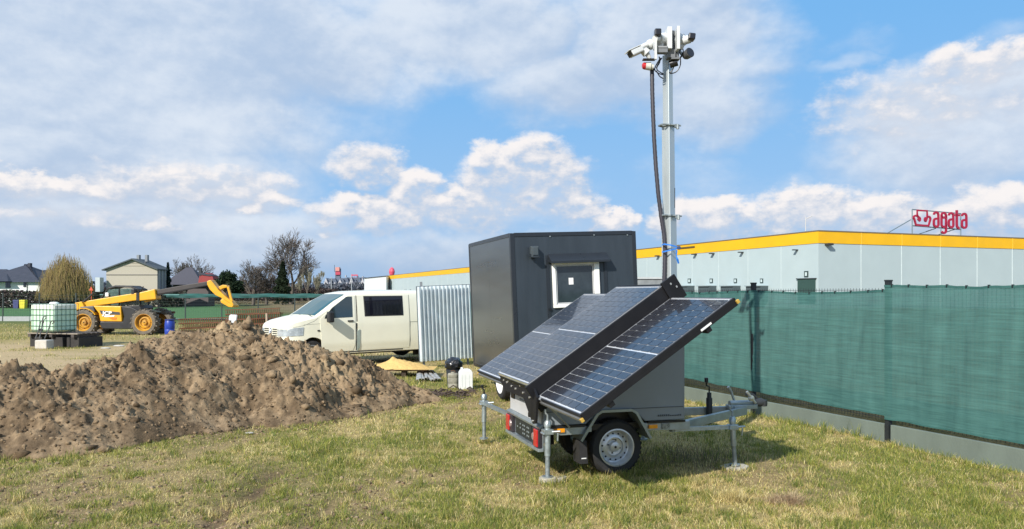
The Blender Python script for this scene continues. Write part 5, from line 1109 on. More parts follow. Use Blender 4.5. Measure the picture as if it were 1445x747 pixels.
# ------------------------------------------------------------------ small things on the site
def build_small():
    GR = lambda x, y: float(ground_z(np.array([x]), np.array([y]))[0])
    # corrugated sheet
    tl, bl, br_, tr = P(587.5, 405, 19.5), P(592, 510.5, 19.4), P(667, 505, 20.3), P(663, 402, 20.4)
    root = empty('corrugated_hoarding', (bl.x, 19.45, 0)); tag(root, 'silver corrugated steel sheet standing between the cream van and the dark cabin', 'metal sheet')
    m = MB(); nW = 14*8; ph = 14; nz = 8; vs = []
    nrm = Vector((.3, -.95, 0)).normalized()
    for i in range(nW+1):
        s = i/nW; f = (s*ph) % 1; dep = (.0 if f < .36 else (.034 if .5 < f < .86 else (.034*(f-.36)/.14 if f < .5 else .034*(1-(f-.86)/.14))))
        for k in range(nz+1):
            t = k/nz; a_ = bl.lerp(br_, s); b_ = tl.lerp(tr, s); vs.append(a_.lerp(b_, t)+nrm*dep+nrm*.01*math.sin(s*9+t*3))
    fs = [(i*(nz+1)+k, (i+1)*(nz+1)+k, (i+1)*(nz+1)+k+1, i*(nz+1)+k+1) for i in range(nW) for k in range(nz)]
    o = m.add(vs, fs).build('corrugated_sheet', mat('zinc_sheet', (.66, .72, .74), .42, .2, var=.12, scale=5), root, world=True); sol = o.modifiers.new('s', 'SOLIDIFY'); sol.thickness = .003
    b2 = MB()
    for s in (.09, .92):
        a_ = bl.lerp(br_, s); b_ = tl.lerp(tr, s); a_ = a_.copy(); a_.z = -.1; up = b_+Vector((0, 0, .12 if s < .5 else -.02)); b2.tube([a_-nrm*.05, up-nrm*.05], .04, 4)
    b2.build('post', mat('post_grey', (.15, .17, .19), .6), root, world=True); MB().tube([tl-nrm*.02, tr-nrm*.02], .014, 6).tube([tl, bl], .012, 6).build('edge_rail', mat('rail_dark', (.08, .09, .10), .5), root, world=True)
    # sand on a raised board
    q = P(566, 524, 17.3); bd = empty('raised_board', (q.x, 17.5, 0), R(4)); tag(bd, 'flat board on blocks carrying a small pile of yellow sand', 'board')
    MB().box((0, 0, .17), (1.15, .75, .035)).build('board_panel', mat('board_wood', (.20, .13, .08), .8, var=.3, scale=6, stretch=(1, 5, 1)), bd, bevel=.004)
    for x in (-.42, .05, .45): MB().box((x, 0, .075), (.10, .66, .15)).build('bearer', mat('bearer_dark', (.05, .035, .025), .9), bd)
    n = 60; X, Y = np.meshgrid(np.linspace(-.62, .75, n), np.linspace(-.42, .42, n), indexing='ij'); h = np.maximum(0, .17*(1-np.abs((X+.1)/.75)**1.6-(Y/.42)**2)+.05*(fbm(X*4, Y*4, 5, 3)-.5)+.07*np.exp(-((X+.22)/.08)**2-(Y/.12)**2)+.02*(fbm(X*18, Y*18, 6, 2)-.5))
    lo, st, to = grid_faces(n, n); c = np.tile(np.array([.62, .42, .16]), (n*n, 1)); so_ = np_mesh('sand_pile', np.stack([X.ravel(), Y.ravel(), h.ravel()], 1), lo, st, to, attr_mat('yellow_sand', .95, .1, bump=.006, bscale=60, var=.15), c, True); so_.location = (q.x, 17.5, .188); tag(so_, 'small heap of yellow sand spread on the raised board below the van', 'sand pile')
    # channel section pieces
    ck = mat('channel_steel', (.42, .42, .41), .5, .3, var=.3, scale=12)
    for grp, (cx, base, n, dx, rz, lab) in enumerate(((0, (589, 541), 4, 4.0, .12, 'bundle'), (0, (610.5, 541), 3, 5.0, -.45, 'slanting'))):
        for k in range(n):
            u, v = base[0]+dx*k, base[1]-(.6*k if grp == 0 else .6*k); Yg = FP*EYE/(v-CV); L_ = .9
            m = MB().prism([(-.030, 0), (-.030, .035), (-.022, .040), (.022, .040), (.030, .035), (.030, 0), (.024, 0), (.020, .030), (-.020, .030), (-.024, 0)], 0, 2.1 if grp == 0 else 2.2)
            g = m.build('steel_channel', ck, None); g.location = ((u-CU)/FP*Yg, Yg, .045+.012*(k % 2)); g.rotation_euler = (R(1), 0, R(6+1.5*(k % 3)) if grp == 0 else R(14-1.0*k))
            w = ['first', 'second', 'third', 'fourth'][k]
            tag(g, (w+' from the left of the four short grey steel channels lying on the grass' if grp == 0 else w+' from the left of the three slanting steel channels beside the plastic cans'), 'steel channel', 'grey steel channels on the grass')
    # bag in bucket, canisters
    q = P(640, 546, 15.7); bk = empty('waste_bucket', (q.x, 15.75, GR(q.x, 15.75))); tag(bk, 'dark bucket stuffed with a shiny black bin bag', 'bucket')
    MB().lathe([(0, 0), (.13, 0), (.155, .30), (.16, .30), (.16, .315), (.15, .315), (.13, .02), (0, .02)], (0, 0, 0), (0, 0, 1), 24).build('bucket', mat('bucket_blue_black', (.03, .035, .045), .5), bk, True)
    bm = bmesh.new(); bmesh.ops.create_icosphere(bm, subdivisions=4, radius=1)
    from mathutils import noise as mn
    for v in bm.verts:
        p = v.co.copy(); k = 1+.16*mn.noise(p*2.2)+.12*abs(mn.noise(p*5)); v.co = Vector((p.x*.175*k, p.y*.165*k, p.z*.155*k*(1 if p.z > 0 else .9)))
    me = bpy.data.meshes.new('bin_bag'); bm.to_mesh(me); bm.free(); me.materials.append(mat('black_bag_plastic', (.012, .012, .014), .22, bump=.02, scale=4, bscale=14, coat=.4)); me.polygons.foreach_set('use_smooth', [True]*len(me.polygons)); o = bpy.data.objects.new('bin_bag', me); COL.objects.link(o); o.parent = bk; o.location = (0, 0, .40)
    q = P(639.5, 548, 15.3); can = empty('grey_canister', (q.x, 15.25, GR(q.x, 15.25))); tag(can, 'dirty grey beige round canister standing in front of the black bag bucket', 'canister')
    MB().lathe([(0, 0), (.095, 0), (.105, .01), (.105, .08), (.100, .09), (.105, .10), (.105, .19), (.100, .20), (.105, .21), (.105, .265), (.09, .285), (.04, .29), (.04, .31), (0, .31)], (0, 0, 0), (0, 0, 1), 24).build('body', mat('dirty_grey_plastic', (.26, .25, .20), .7, var=.45, scale=7), can, True)
    MB().tube([(-.02, 0, .30), (-.04, 0, .33), (.02, 0, .34), (.05, 0, .30)], .008, 6).build('handle', mat('rust_brown', (.12, .06, .03), .8), can)
    q = P(656.5, 551, 15.0); jc = empty('white_jerrycan', (q.x, 15.1, GR(q.x, 15.1)), R(10)); tag(jc, 'white plastic jerrycan with a moulded handle standing by the cabin', 'jerrycan')
    wp = mat('jerrycan_plastic', (.70, .73, .72), .4, var=.06); MB().prism([(-.125, 0), (.125, 0), (.130, .03), (.130, .32), (.105, .37), (.07, .385), (.055, .37), (-.02, .37), (-.04, .39), (-.10, .37), (-.130, .32), (-.130, .03)], -.10, .10).build('body', wp, jc, bevel=.02)
    MB().box((.01, 0, .382), (.09, .035, .022)).build('handle', wp, jc, bevel=.006); MB().lathe([(0, .035), (.026, .035), (.028, 0)], (-.07, -.0, .385), (0, 0, 1), 14).build('screw_cap', wp, jc, True); MB().box((-.02, -.102, .17), (.006, .006, .24)).box((.06, -.102, .17), (.006, .006, .24)).box((-.08, -.102, .17), (.006, .006, .24)).build('moulded_rib', mat('rib_shade', (.6, .64, .63), .4), jc)
    bl_ = MB(); # loose dark roots and sticks on the ground
    r0 = random.Random(5); 
    for k in range(70):
        u = r0.uniform(598, 668); v = 558+r0.gauss(0, 2.6)-(u-600)*.02; Yg = FP*EYE/(v-CV); x = (u-CU)/FP*Yg; an = r0.uniform(0, 3.14); L_ = r0.uniform(.08, .32); z = GR(x, Yg)
        bl_.tube([(x-L_/2*math.cos(an), Yg-L_/2*math.sin(an), z+r0.uniform(.01, .04)), (x, Yg, z+r0.uniform(.02, .09)), (x+L_/2*math.cos(an), Yg+L_/2*math.sin(an), z+r0.uniform(.01, .05))], [.010, .014, .006], 5)
    tag(bl_.build('root_debris', mat('dark_root', (.07, .05, .04), .9, var=.4), None), 'strip of dark roots and sticks lying on the grass right of the heap', 'debris', kind='stuff')
    # blue barrel
    q = P(239.5, 452, 31); brl = empty('blue_drum', (q.x, 31, .15), R(10)); brl.scale = (.8, .8, .82); tag(brl, 'blue plastic drum standing behind the soil heap right of the telehandler', 'drum')
    MB().lathe([(0, 0), (.19, 0), (.21, .03), (.235, .2), (.235, .34), (.225, .36), (.235, .38), (.235, .60), (.21, .78), (.19, .81), (0, .82)], (0, 0, .0), (0, 0, 1), 24).build('drum_body', mat('drum_blue', (.015, .045, .32), .4), brl, True); MB().lathe([(.215, .0), (.23, .0), (.23, .05), (.2, .06), (0, .05)], (0, 0, .79), (0, 0, 1), 24).build('lid', mat('drum_lid', (.01, .02, .12), .4), brl, True)
    # rusty rebar cages stacked behind the heap
    rust = mat('rusty_steel', (.15, .065, .035), .9, var=.45, scale=9)
    cage = MB(); L_ = 2.35
    for y in (-.13, .13):
        for z in (0, .20): cage.tube([(-L_/2, y, z), (L_/2, y, z)], .020, 4)
    for k in range(25):
        x = -L_/2+.05+k*(L_-.1)/24; cage.tube([(x, -.14, -.01), (x, .14, -.01), (x, .14, .21), (x, -.14, .21), (x, -.14, -.01)], .014, 4, False)
    me = None; cnt = 0; names = []
    for (u, Yc, rows) in ((290, 36.0, 3), (357, 34.6, 5)):
        for r_ in range(rows):
            for dy in ((0, .36) if r_ < rows-1 else (0,)):
                if me is None: o = cage.build('rebar_cage', rust); me = o.data
                else: o = bpy.data.objects.new('rebar_cage', me); COL.objects.link(o)
                o.location = ((u-CU)/FP*Yc+.04*(r_ % 2), Yc+dy, .08+r_*.225); o.rotation_euler = (0, R(-2.0), R(5+(r_*37 % 5)-2))
                side_ = 'left' if u < 320 else 'right'; lv = ['bottom', 'second', 'third', 'fourth', 'fifth'][r_]; lv = 'top' if r_ == rows-1 else lv
                tag(o, f'rusty rebar cage in the {lv} tier, {"front" if dy == 0 else "back"} row of the {side_} stack behind the heap', 'rebar cage', 'rusty rebar cages stacked behind the soil heap'); cnt += 1
    q = P(328.5, 451, 33.3); sk = MB().prism([(-.16, -.22), (.15, -.24), (.19, .20), (-.10, .22), (-.17, .16)], -.05, .06).build('white_sack', mat('sack_white', (.55, .57, .58), .8, var=.15, scale=8, bump=.02), None, bevel=.04); sk.location = (q.x, 33.3, q.z); sk.rotation_euler = (R(-15), 0, 0); tag(sk, 'crumpled white sack lying on the rusty rebar cages', 'sack')
    q = P(376.5, 463, 24); st_ = MB().tube([(0, 0, -.7), (0, 0, .0), (-.01, 0, .45)], .028, 6).build('wooden_stake', mat('pale_wood', (.45, .36, .27), .8)); st_.location = q; tag(st_, 'pale wooden survey stake standing just left of the van nose', 'stake')
    q = P(228, 441, 38); rl = MB().tube([(-.70, 0, 0), (.65, 0, 0)], .055, 6).tube([(-.55, 0, 0), (-.55, 0, -1.0)], .03, 5).tube([(.55, 0, 0), (.55, 0, -1.0)], .03, 5).build('rusty_rail', rust); rl.location = q; tag(rl, 'rusty horizontal rail on two legs right of the telehandler front wheel', 'rail')
    # clumps of pale rubble on the sandy ground
    for k, (u, v, w, lab) in enumerate(((149, 492, .34, 'pale flat stone on the sandy ground right of the water tank'), (168, 489.5, .40, 'pale flat stone beside the left foot of the high heap'), (352, 612, .12, 'small white stone at the front foot of the soil heap'))):
        Yg = FP*EYE/(v-CV); o = MB().lathe([(0, .09), (.3, .085), (.45, .05), (.5, 0), (.4, -.05)], (0, 0, 0), (0, 0, 1), 9).build('stone', mat('pale_stone', (.50, .48, .43), .9, var=.2, scale=9, bump=.01), None, True); o.scale = (w, w*.7, w); o.location = ((u-CU)/FP*Yg, Yg, GR((u-CU)/FP*Yg, Yg)+.02); tag(o, lab, 'stone')
    fb = MB(); r0 = random.Random(8)
build_small()
# ------------------------------------------------------------------ trees, hedges and houses far off
LEAF = attr_mat('foliage', .8, .15, .25, var=.3, nscale=4)
BARK = mat('bark', (.10, .085, .07), .95, var=.3, scale=5); TWIG = mat('twigs', (.115, .10, .088), .95, var=.25, scale=3)
def branches(seed, h, levels, spread, r0, ratio=.72, nsub=3, up=.35, lean=.35, trunk_f=.28, droop=0):
    rr = random.Random(seed); segs = []
    def grow(p, d, L, r, lv):
        n = 3 if lv < 2 else 2; q = p
        pts = [(q, r)]
        for i in range(n):
            d = (d+Vector((rr.gauss(0, .12), rr.gauss(0, .12), rr.gauss(0, .06)+(up*.12 if lv > 0 else 0)-droop*lv*.06))).normalized(); q = q+d*L/n; pts.append((q, r*(1-.38*(i+1)/n)))
        segs.append((pts, lv))
        if lv >= levels: return
        k = nsub+(1 if lv == 0 else 0)+(rr.random() < .4)
        for i in range(k):
            t = rr.uniform(.45, 1.0) if i else 1.0; a = rr.uniform(0, 6.28); s = spread*rr.uniform(.7, 1.25)*(.45 if i == 0 else 1)
            o = d.orthogonal().normalized(); o2 = d.cross(o); nd = (d*math.cos(s)+(o*math.cos(a)+o2*math.sin(a))*math.sin(s)+Vector((0, 0, up*.35-droop*.5))).normalized()
            idx = min(n, max(1, int(round(t*n)))); bp = pts[idx][0]
            grow(bp, nd, L*ratio*rr.uniform(.75, 1.15), pts[idx][1]*(.78 if i == 0 else .6), lv+1)
    grow(Vector((0, 0, -.2)), Vector((lean*.1, 0, 1)).normalized(), h*trunk_f, r0, 0); return segs
def tree_bare(name, u, Y, vtop, label, seed, levels=6, spread=.55, r0=.22, wmin=.018, col=TWIG, nsub=2, ratio=.76, base=0.0, group=None, tf=.25, cat='tree', **kw):
    H = EYE+(CV-vtop)/FP*Y-base; root = empty(name, ((u-CU)/FP*Y, Y, base)); tag(root, label, cat, group)
    sg = branches(seed, H, levels, spread, r0, ratio, nsub, trunk_f=tf, **kw); zs_ = sorted(pts[-1][0].z for pts, _ in sg); top = zs_[int(len(zs_)*.97)]; k = H/top
    tr = MB(); tw = MB()
    for pts, lv in sg:
        (tr if lv < 3 else tw).tube([p*k for p, _ in pts], [max(wmin, r*k) for _, r in pts], 5 if lv < 3 else 3, False)
    tr.build('trunk', BARK, root); tw.build('crown', col, root); return root
def leaf_cloud(n, fn, size, cols, seed):
    rr = np.random.default_rng(seed); C_ = fn(n, rr); n = len(C_); a = rr.normal(size=(n, 3)); a /= np.linalg.norm(a, axis=1)[:, None]; b = np.cross(a, rr.normal(size=(n, 3))); b /= np.linalg.norm(b, axis=1)[:, None]
    s = (size*rr.uniform(.5, 1.4, n))[:, None]; V = np.stack([C_-a*s-b*s*.5, C_+a*s-b*s*.5, C_+b*s*.9], 1).reshape(-1, 3)
    cl = np.array(cols); c = cl[rr.integers(0, len(cl), n)]*rr.uniform(.75, 1.25, (n, 1)); return V, np.repeat(c, 3, 0)
def tree_leafy(name, u, Y, vtop, w, label, n, size, cols, seed, shape='round', base=0.0, group=None, trunk_h=.2, cat='tree'):
    H = EYE+(CV-vtop)/FP*Y-base; root = empty(name, ((u-CU)/FP*Y, Y, base)); tag(root, label, cat, group)
    rr0 = np.random.default_rng(seed+100); K = 26
    if shape == 'cone':
        def fn(n, rr):
            z = rr.random(n)**.62; z = 1-z; zz = H*(.06+.94*(1-z)); 
            t = (1-zz/H); rad = w/2*(t**.85)*(.45+.55*np.sqrt(rr.random(n)))*(1+.22*np.sin(zz*5.5)); an = rr.random(n)*6.283; rad *= 1+.18*np.sin(an*3+zz)
            return np.stack([rad*np.cos(an), rad*np.sin(an), zz], 1)
    else:
        an = rr0.random(K)*6.283; el = rr0.uniform(-.7, 1.3, K); rd = rr0.uniform(.45, .8, K)
        cc = np.stack([np.cos(an)*np.cos(el)*rd*w/2, np.sin(an)*np.cos(el)*rd*w/2, H*(.5+trunk_h*.3)+np.sin(el)*rd*H*(.5-trunk_h*.3)*.98], 1); cr = rr0.uniform(.12, .26, K)*w
        def fn(n, rr):
            k = rr.integers(0, K, n); d = rr.normal(size=(n, 3)); d /= np.linalg.norm(d, axis=1)[:, None]; p = cc[k]+d*(cr[k]*rr.random(n)**.35)[:, None]; p[:, 2] = np.clip(p[:, 2], .05, H*1.02); return p
    V, c = leaf_cloud(n, fn, size, cols, seed); o = np_mesh('crown', V, np.arange(len(V)), np.arange(n)*3, None, LEAF, c); o.parent = root
    MB().tube([(0, 0, -.1), (0, 0, H*.5), (0, 0, H*.9)], [w*.035, w*.022, .02], 6).build('trunk', BARK, root); return root
def build_background():
    # big bare tree and its neighbours
    tree_bare('bare_tree', 411, 120, 338, 'tallest bare tree with wide crown beside the dark conifer, left of the van', 41, 6, .62, .30, .024, tf=.26, up=.20, nsub=3, ratio=.79)
    tree_leafy('conifer', 399, 112, 370, 3.0, 'dark narrow conifer standing in front of the tall bare tree', 5200, .17, [(.018, .030, .018), (.030, .045, .022)], 21, 'cone')
    tree_leafy('round_evergreen', 322, 110, 382, 4.0, 'dark round evergreen tree right of the red roofed house', 5200, .16, [(.015, .030, .015), (.028, .045, .022)], 22)
    tree_bare('bare_tree', 356, 118, 376, 'small bare tree between the round evergreen and the conifer', 14, 6, .62, .16, .020, tf=.2, nsub=3, ratio=.74)
    tree_bare('bare_tree', 376, 124, 388, 'low dark bare tree just left of the conifer', 15, 6, .65, .14, .020, tf=.18, nsub=3, ratio=.74)
    gp = mat('pale_poplar_twigs', (.26, .25, .18), .95)
    tree_bare('poplar', 437, 140, 376, 'pale slender poplar right of the tall bare tree', 17, 6, .26, .12, .020, col=gp, tf=.22, nsub=3, ratio=.74, up=.7)
    tree_bare('poplar', 447, 145, 385, 'lower pale poplar nearest the distant hotel', 18, 6, .28, .10, .020, col=gp, tf=.2, nsub=3, ratio=.74, up=.7)
    tree_bare('poplar', 428, 150, 388, 'faint small poplar just right of the tall bare tree trunk', 19, 5, .28, .10, .020, col=gp, tf=.2, nsub=3, ratio=.74, up=.7)
    tree_bare('bare_tree', 268, 150, 369, 'bare tree top showing over the dark roof behind the telehandler boom', 23, 6, .6, .16, .024, tf=.3, nsub=3, ratio=.74)
    tree_bare('bare_tree', 251, 150, 372, 'smaller bare tree top over the left end of the dark roof', 24, 6, .6, .14, .024, tf=.3, nsub=2, ratio=.76)
    tree_leafy('small_conifer', 237, 108, 371, 1.6, 'small dark conifer tip at the right corner of the beige house', 1500, .14, [(.02, .035, .03)], 25, 'cone')
    # willow: thin hanging shoots
    Y = 88.0; root = empty('weeping_willow', ((92-CU)/FP*Y, Y, 0)); tag(root, 'weeping willow with yellowish hanging twigs, left of the telehandler cab', 'tree')
    rr = np.random.default_rng(5); H = EYE+(CV-363)/FP*Y; n = 2100; an = rr.random(n)*6.283; rd = rr.random(n)**.6; w = 2.35*(1+.10*rr.normal(size=n))
    z0 = 1.8+(H-1.8)*np.sqrt(np.clip(1-(rd*.96)**2, 0, 1))*rr.uniform(.66, 1.03, n)*(1+.10*np.sin(an*4)+.05*np.sin(an*9)); ln = rr.uniform(.5, 1.0, n)*(z0-.9)*np.where(rd > .6, .95, .5); x0 = np.cos(an)*rd*w*(1+.12*np.sin(an*3+1)); y0 = np.sin(an)*rd*w
    V = []; c = []; base_c = np.array([[.34, .25, .10], [.26, .19, .09], [.19, .14, .08], [.25, .21, .08]]); wd = .013
    jx = rr.normal(size=n)*.30
    for f0, f1 in ((0, .5), (.5, 1)):
        pa = np.stack([x0*(1+.08*f0)+jx*f0, y0*(1+.08*f0), z0-ln*f0], 1); pb = np.stack([x0*(1+.08*f1)+jx*f1, y0*(1+.08*f1), z0-ln*f1], 1)
        dx = np.array([wd, wd*.3, 0]); V.append(np.stack([pa-dx, pa+dx, pb+dx*.7, pb-dx*.7], 1))
    cc = base_c[rr.integers(0, 4, n)]*rr.uniform(.8, 1.2, (n, 1)); V = np.concatenate(V).reshape(-1, 3); cc = np.repeat(np.concatenate([cc, cc]), 4, 0)
    o = np_mesh('crown', V, np.arange(len(V)), np.arange(2*n)*4, None, LEAF, cc); o.parent = root
    sg = branches(9, H*.85, 5, .6, .28, .74, 3, trunk_f=.3); tp = MB()
    for pts, lv in sg: tp.tube([p for p, _ in pts], [max(.02, r) for _, r in pts], 4, False)
    tp.build('trunk', BARK, root)
    # hedges and scrub: countless twigs
    def scrub(name, label, u0, u1, Y, depth, vt, n, cols, seed, wob=.5, size=.16, vb=None, cat='hedge'):
        rr = np.random.default_rng(seed); u = rr.uniform(u0, u1, n); y = Y+depth*rr.random(n); x = (u-CU)/FP*Y; h = EYE+(CV-vt)/FP*Y; hh = h*(1-wob*.5+wob*(fbm(x*.35, y*.3, seed, 3)-.3)); z = hh*rr.random(n)**.75
        V, c = leaf_cloud(n, lambda n_, r_: np.stack([x, y, z], 1), size, cols, seed); o = np_mesh(name, V, np.arange(len(V)), np.arange(n)*3, None, LEAF, c); tag(o, label, cat, kind='stuff'); return o
    pur = [(.085, .062, .062), (.065, .055, .055), (.10, .078, .06)]
    scrub('bare_hedge', 'long dark purplish bare hedge across the far side of the green field', -60, 470, 150, 4, 404, 26000, pur, 31, .30, .22)
    scrub('bare_hedge', 'dark bare hedge in front of the white house at the left edge', -60, 62, 100, 3, 409, 5000, pur+[(.05, .07, .04)], 32, .35, .16)
    scrub('garden_shrubs', 'dark garden shrubs between the willow and the beige house', 55, 245, 104, 5, 404, 9000, [(.05, .06, .045), (.07, .06, .05), (.035, .05, .035)], 33, .6, .18, cat='shrubs')
    scrub('dry_grass_strip', 'strip of dry tan grass along the far edge of the green field', -60, 470, 132, 6, 413, 12000, [(.24, .20, .13), (.20, .17, .10)], 34, .2, .16, cat='grass').scale = (1, 1, .32)
    scrub('far_woods', 'bluish far line of trees along the horizon', -120, 560, 420, 20, 397, 9000, [(.11, .13, .16), (.13, .14, .17)], 35, .5, 1.1, cat='woods')  # distance haze painted in: tree colours tinted blue
    scrub('distant_scrub', 'low distant scrub and verge below the hotel, seen over the van bonnet', 420, 600, 170, 8, 409, 9000, [(.12, .12, .10), (.09, .10, .08), (.16, .15, .12)], 36, .5, .2, cat='shrubs')
    # ground colours beyond the site
    def sheet(name, pts, z, m, kind='structure'):
        o = MB().add([(x, y, z) for x, y in pts], [tuple(range(len(pts)))]).build(name, m); tag(o, kind=kind)
    fx = lambda u, Y: (u-CU)/FP*Y
    sheet('green_field', [(-140, 57), (fx(560, 57), 57), (fx(520, 138), 138), (-150, 138)], .03, mat('green_crop', (.045, .135, .030), .9, var=.28, scale=.08, stretch=(1, 3, 1)))
    sheet('gravel_track', [(-60, 55.2), (fx(470, 55), 55.2), (fx(470, 56.9), 56.9), (-60, 56.9)], .05, mat('grey_gravel', (.16, .19, .17), .95, var=.3, scale=2))
    # houses
    def win(root, x, z, w, h, y, m=GLASS, fr=None):
        f = MB().box((x, y-.03, z), (w, .08, h)).build('window', fr or mat('window_dark_frame', (.08, .09, .10), .5), root); MB().box((x-w*.24, y-.075, z), (w*.42, .02, h*.86)).build('pane', m, f); MB().box((x+w*.24, y-.075, z), (w*.42, .02, h*.86)).build('pane', m, f)
    Y = 112.0; S = Y/FP; X = lambda u: (u-28)*S; Z = lambda v: EYE+(CV-v)*S
    h = empty('white_house', ((28-CU)*S, Y, 0)); tag(h, 'white single storey house under a big dark hipped roof at the left edge', 'house')
    wm = mat('house_render_white', (.74, .75, .74), .8, var=.04); rf = mat('roof_tile_anthracite', (.035, .040, .058), .7, var=.2, scale=1.5)
    MB().box(((X(-30)+X(57.5))/2, 4.5, Z(398)/2), (X(57.5)-X(-30), 9, Z(398))).build('wall', wm, h)
    def hip(mb, x0, x1, y0, y1, z0, z1, rx): 
        ym = (y0+y1)/2; mb.add([(x0, y0, z0), (x1, y0, z0), (x1, y1, z0), (x0, y1, z0), (x0+rx, ym, z1), (x1-rx, ym, z1)], [(0, 1, 5, 4), (1, 2, 5), (2, 3, 4, 5), (3, 0, 4), (3, 2, 1, 0)]); return mb
    roof = hip(hip(MB(), X(-40), X(60), -.6, 9.6, Z(398.5), Z(371), 5.4), X(-60), X(20), -1.4, 8.5, Z(397.5), Z(379), 3.4).build('roof', rf, h)
    for u, v0, v1 in ((18, 370, 379), (58.5, 381, 391)): MB().box((X(u), 4 if u < 30 else 1, (Z(v0)+Z(v1))/2), (.38, .5, Z(v0)-Z(v1))).build('chimney', rf, roof)
    win(h, X(11.5), Z(402.3), .68, .85, 0); win(h, X(35), Z(402), .36, .68, 0); MB().tube([(X(38.6), -.1, Z(399)), (X(38.6), -.1, 0)], .05, 5).build('downpipe', DKST, h); MB().tube([(X(56.5), -.1, Z(399)), (X(56.5), -.1, 0)], .05, 5).build('downpipe', DKST, h)
    Y = 105.0; S = Y/FP; X = lambda u: (u-186)*S
    h = empty('beige_house', ((186-CU)*S, Y, 0)); tag(h, 'beige two storey gabled house standing behind the telehandler cab', 'house')
    bm_ = mat('render_beige', (.40, .365, .30), .85, var=.05); 
    MB().prism([(X(150), 0), (X(222), 0), (X(222), Z(379.5)), (X(188), Z(366)), (X(150), Z(379.5))], 0, 3.7).build('wall', bm_, h)
    gw = mat('render_grey_side', (.20, .21, .23), .8)
    MB().box((X(222)+.02, 1.85, Z(381)/2), (.05, 3.6, Z(381))).build('side_wall', gw, h)
    for t in (.3, 1.25, 2.2, 3.2): MB().box((X(222)+.08, t, Z(381)/2), (.12, .22, Z(381))).build('pilaster', mat('pilaster_beige', (.30, .30, .29), .8), h)
    rm_ = mat('roof_dark_slate', (.06, .075, .085), .7, var=.2)
    MB().prism([(X(145.5), Z(380.6)), (X(188), Z(364.8)), (X(224), Z(379.6)), (X(224), Z(381.2)), (X(188), Z(366.6)), (X(145.5), Z(382.2))], -.4, 4.2).build('roof', rm_, h)
    for u in (188.2, 200): MB().box((X(u), 1.5, Z(364)), (.34, .5, .9)).build('chimney', mat('chimney_grey', (.22, .24, .26), .8), h)
    for v in (371.5, 375.5): k = (380-v)/15*.92; MB().box((X(188), -.02, Z(v)), ((X(222)-X(150))*(1-k), .03, .06)).build('wall_band', mat('band_dark', (.28, .25, .2), .8), h)
    MB().box((X(186), -.03, Z(388)), (X(222)-X(150), .05, .10)).build('wall_band', mat('band_darker', (.15, .14, .13), .8), h)
    MB().box((X(146), -1, Z(402)), (.6, 1, 1.9)).build('lean_to', mat('lean_to_pale', (.45, .5, .52), .7), h)
    Y = 116.0; S = Y/FP; X = lambda u: (u-268)*S
    h = empty('dark_roofed_house', ((268-CU)*S, Y, 0)); tag(h, 'low house with broad dark roof and a red roofed end, behind the boom', 'house')
    MB().box((0, 1.5, Z(398)/2), (X(290)-X(240), 2.5, Z(398))).build('wall', mat('wall_dark_brown', (.10, .085, .085), .8), h)
    hip(MB(), X(230), X(288), -.5, 4.5, Z(402), Z(377), 2.6).build('roof', mat('roof_dark_violet', (.055, .055, .072), .7, var=.15), h)
    MB().prism([(X(286), Z(389)), (X(296), Z(385.5)), (X(304), Z(390)), (X(307), Z(400)), (X(284), Z(401))], -1.2, 1).build('red_roof', mat('roof_red', (.28, .04, .04), .7, var=.2), h); MB().box((X(287), -1, Z(384)), (.3, .5, 1.2)).build('chimney', DKST, h)
    MB().prism([(X(284), Z(385)), (X(300), Z(387.5)), (X(304), Z(389.6)), (X(300), Z(390)), (X(286), Z(388))], -1.3, 1.1).build('ridge_roof', rf, h)
    # far hotel with many dark gables
    Y = 430.0; S = Y/FP; X = lambda u: (u-485)*S
    h = empty('far_hotel', ((485-CU)*S, Y, 0)); tag(h, 'far bluish hotel with many gables and a red topped tower, above the van roof', 'hotel')
    blu = mat('far_slate_hazed', (.10, .125, .17), .8, var=.3, scale=.2); wl = mat('far_pale_wall', (.42, .42, .44), .8)  # blue of roof and main wall is distance haze put into the colour
    MB().box(((X(458)+X(516))/2, 12, Z(398)/2), (X(516)-X(458), 20, Z(398))).build('wall', mat('far_wall_hazed', (.16, .18, .21), .8, var=.3, scale=.2), h)
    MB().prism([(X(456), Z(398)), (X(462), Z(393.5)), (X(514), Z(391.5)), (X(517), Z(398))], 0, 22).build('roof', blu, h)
    r0 = random.Random(3)
    for k, u in enumerate((461, 467, 474, 481, 485.5, 491, 497, 503, 509, 513)):
        vt = r0.uniform(388.5, 393); m = MB().prism([(X(u-3.2), Z(401)), (X(u), Z(vt+3)), (X(u+3.2), Z(401))], -2-k*.1, 6).build('gable', blu if k % 3 else wl, h)
        MB().box((X(u), -2.6-k*.1, Z(400)), (X(u+1.6)-X(u), .3, S*2.2)).build('gable_window', wl if k % 3 else DKST, m)
    for u, v in ((479, 389.5), (487, 390), (495, 390.5), (504, 391), (511, 391.5)): MB().box((X(u), 2, Z(v)), (S*1.1, 2, S*3)).build('chimney', wl, h)
    for vv in (402.5, 406): MB().box((X(487), -2.2, Z(vv)), (X(515)-X(459), .3, S*1.0)).build('balcony_rail', mat('far_rail', (.22, .25, .28), .8), h)
    t = MB().box((X(476), 2, Z(386)), (S*7, S*6, S*14)).build('tower', blu, h); MB().box((X(476.5), 1.4, Z(385.8)), (S*6.4, S*6.6, S*4.5)).build('red_sign', mat('far_red', (.42, .05, .09), .6), t); MB().box((X(476), 1.3, Z(380)), (S*5.6, S*6.4, S*5.4)).build('tower_top', mat('far_salmon', (.55, .25, .22), .7), t)
    MB().tube([(X(472), 0, Z(384)), (X(472), 0, Z(374))], S*.3, 5).build('antenna', DKST, t)
    rd = mat('far_sign_red', (.62, .08, .13), .5)
    s1 = MB(); 
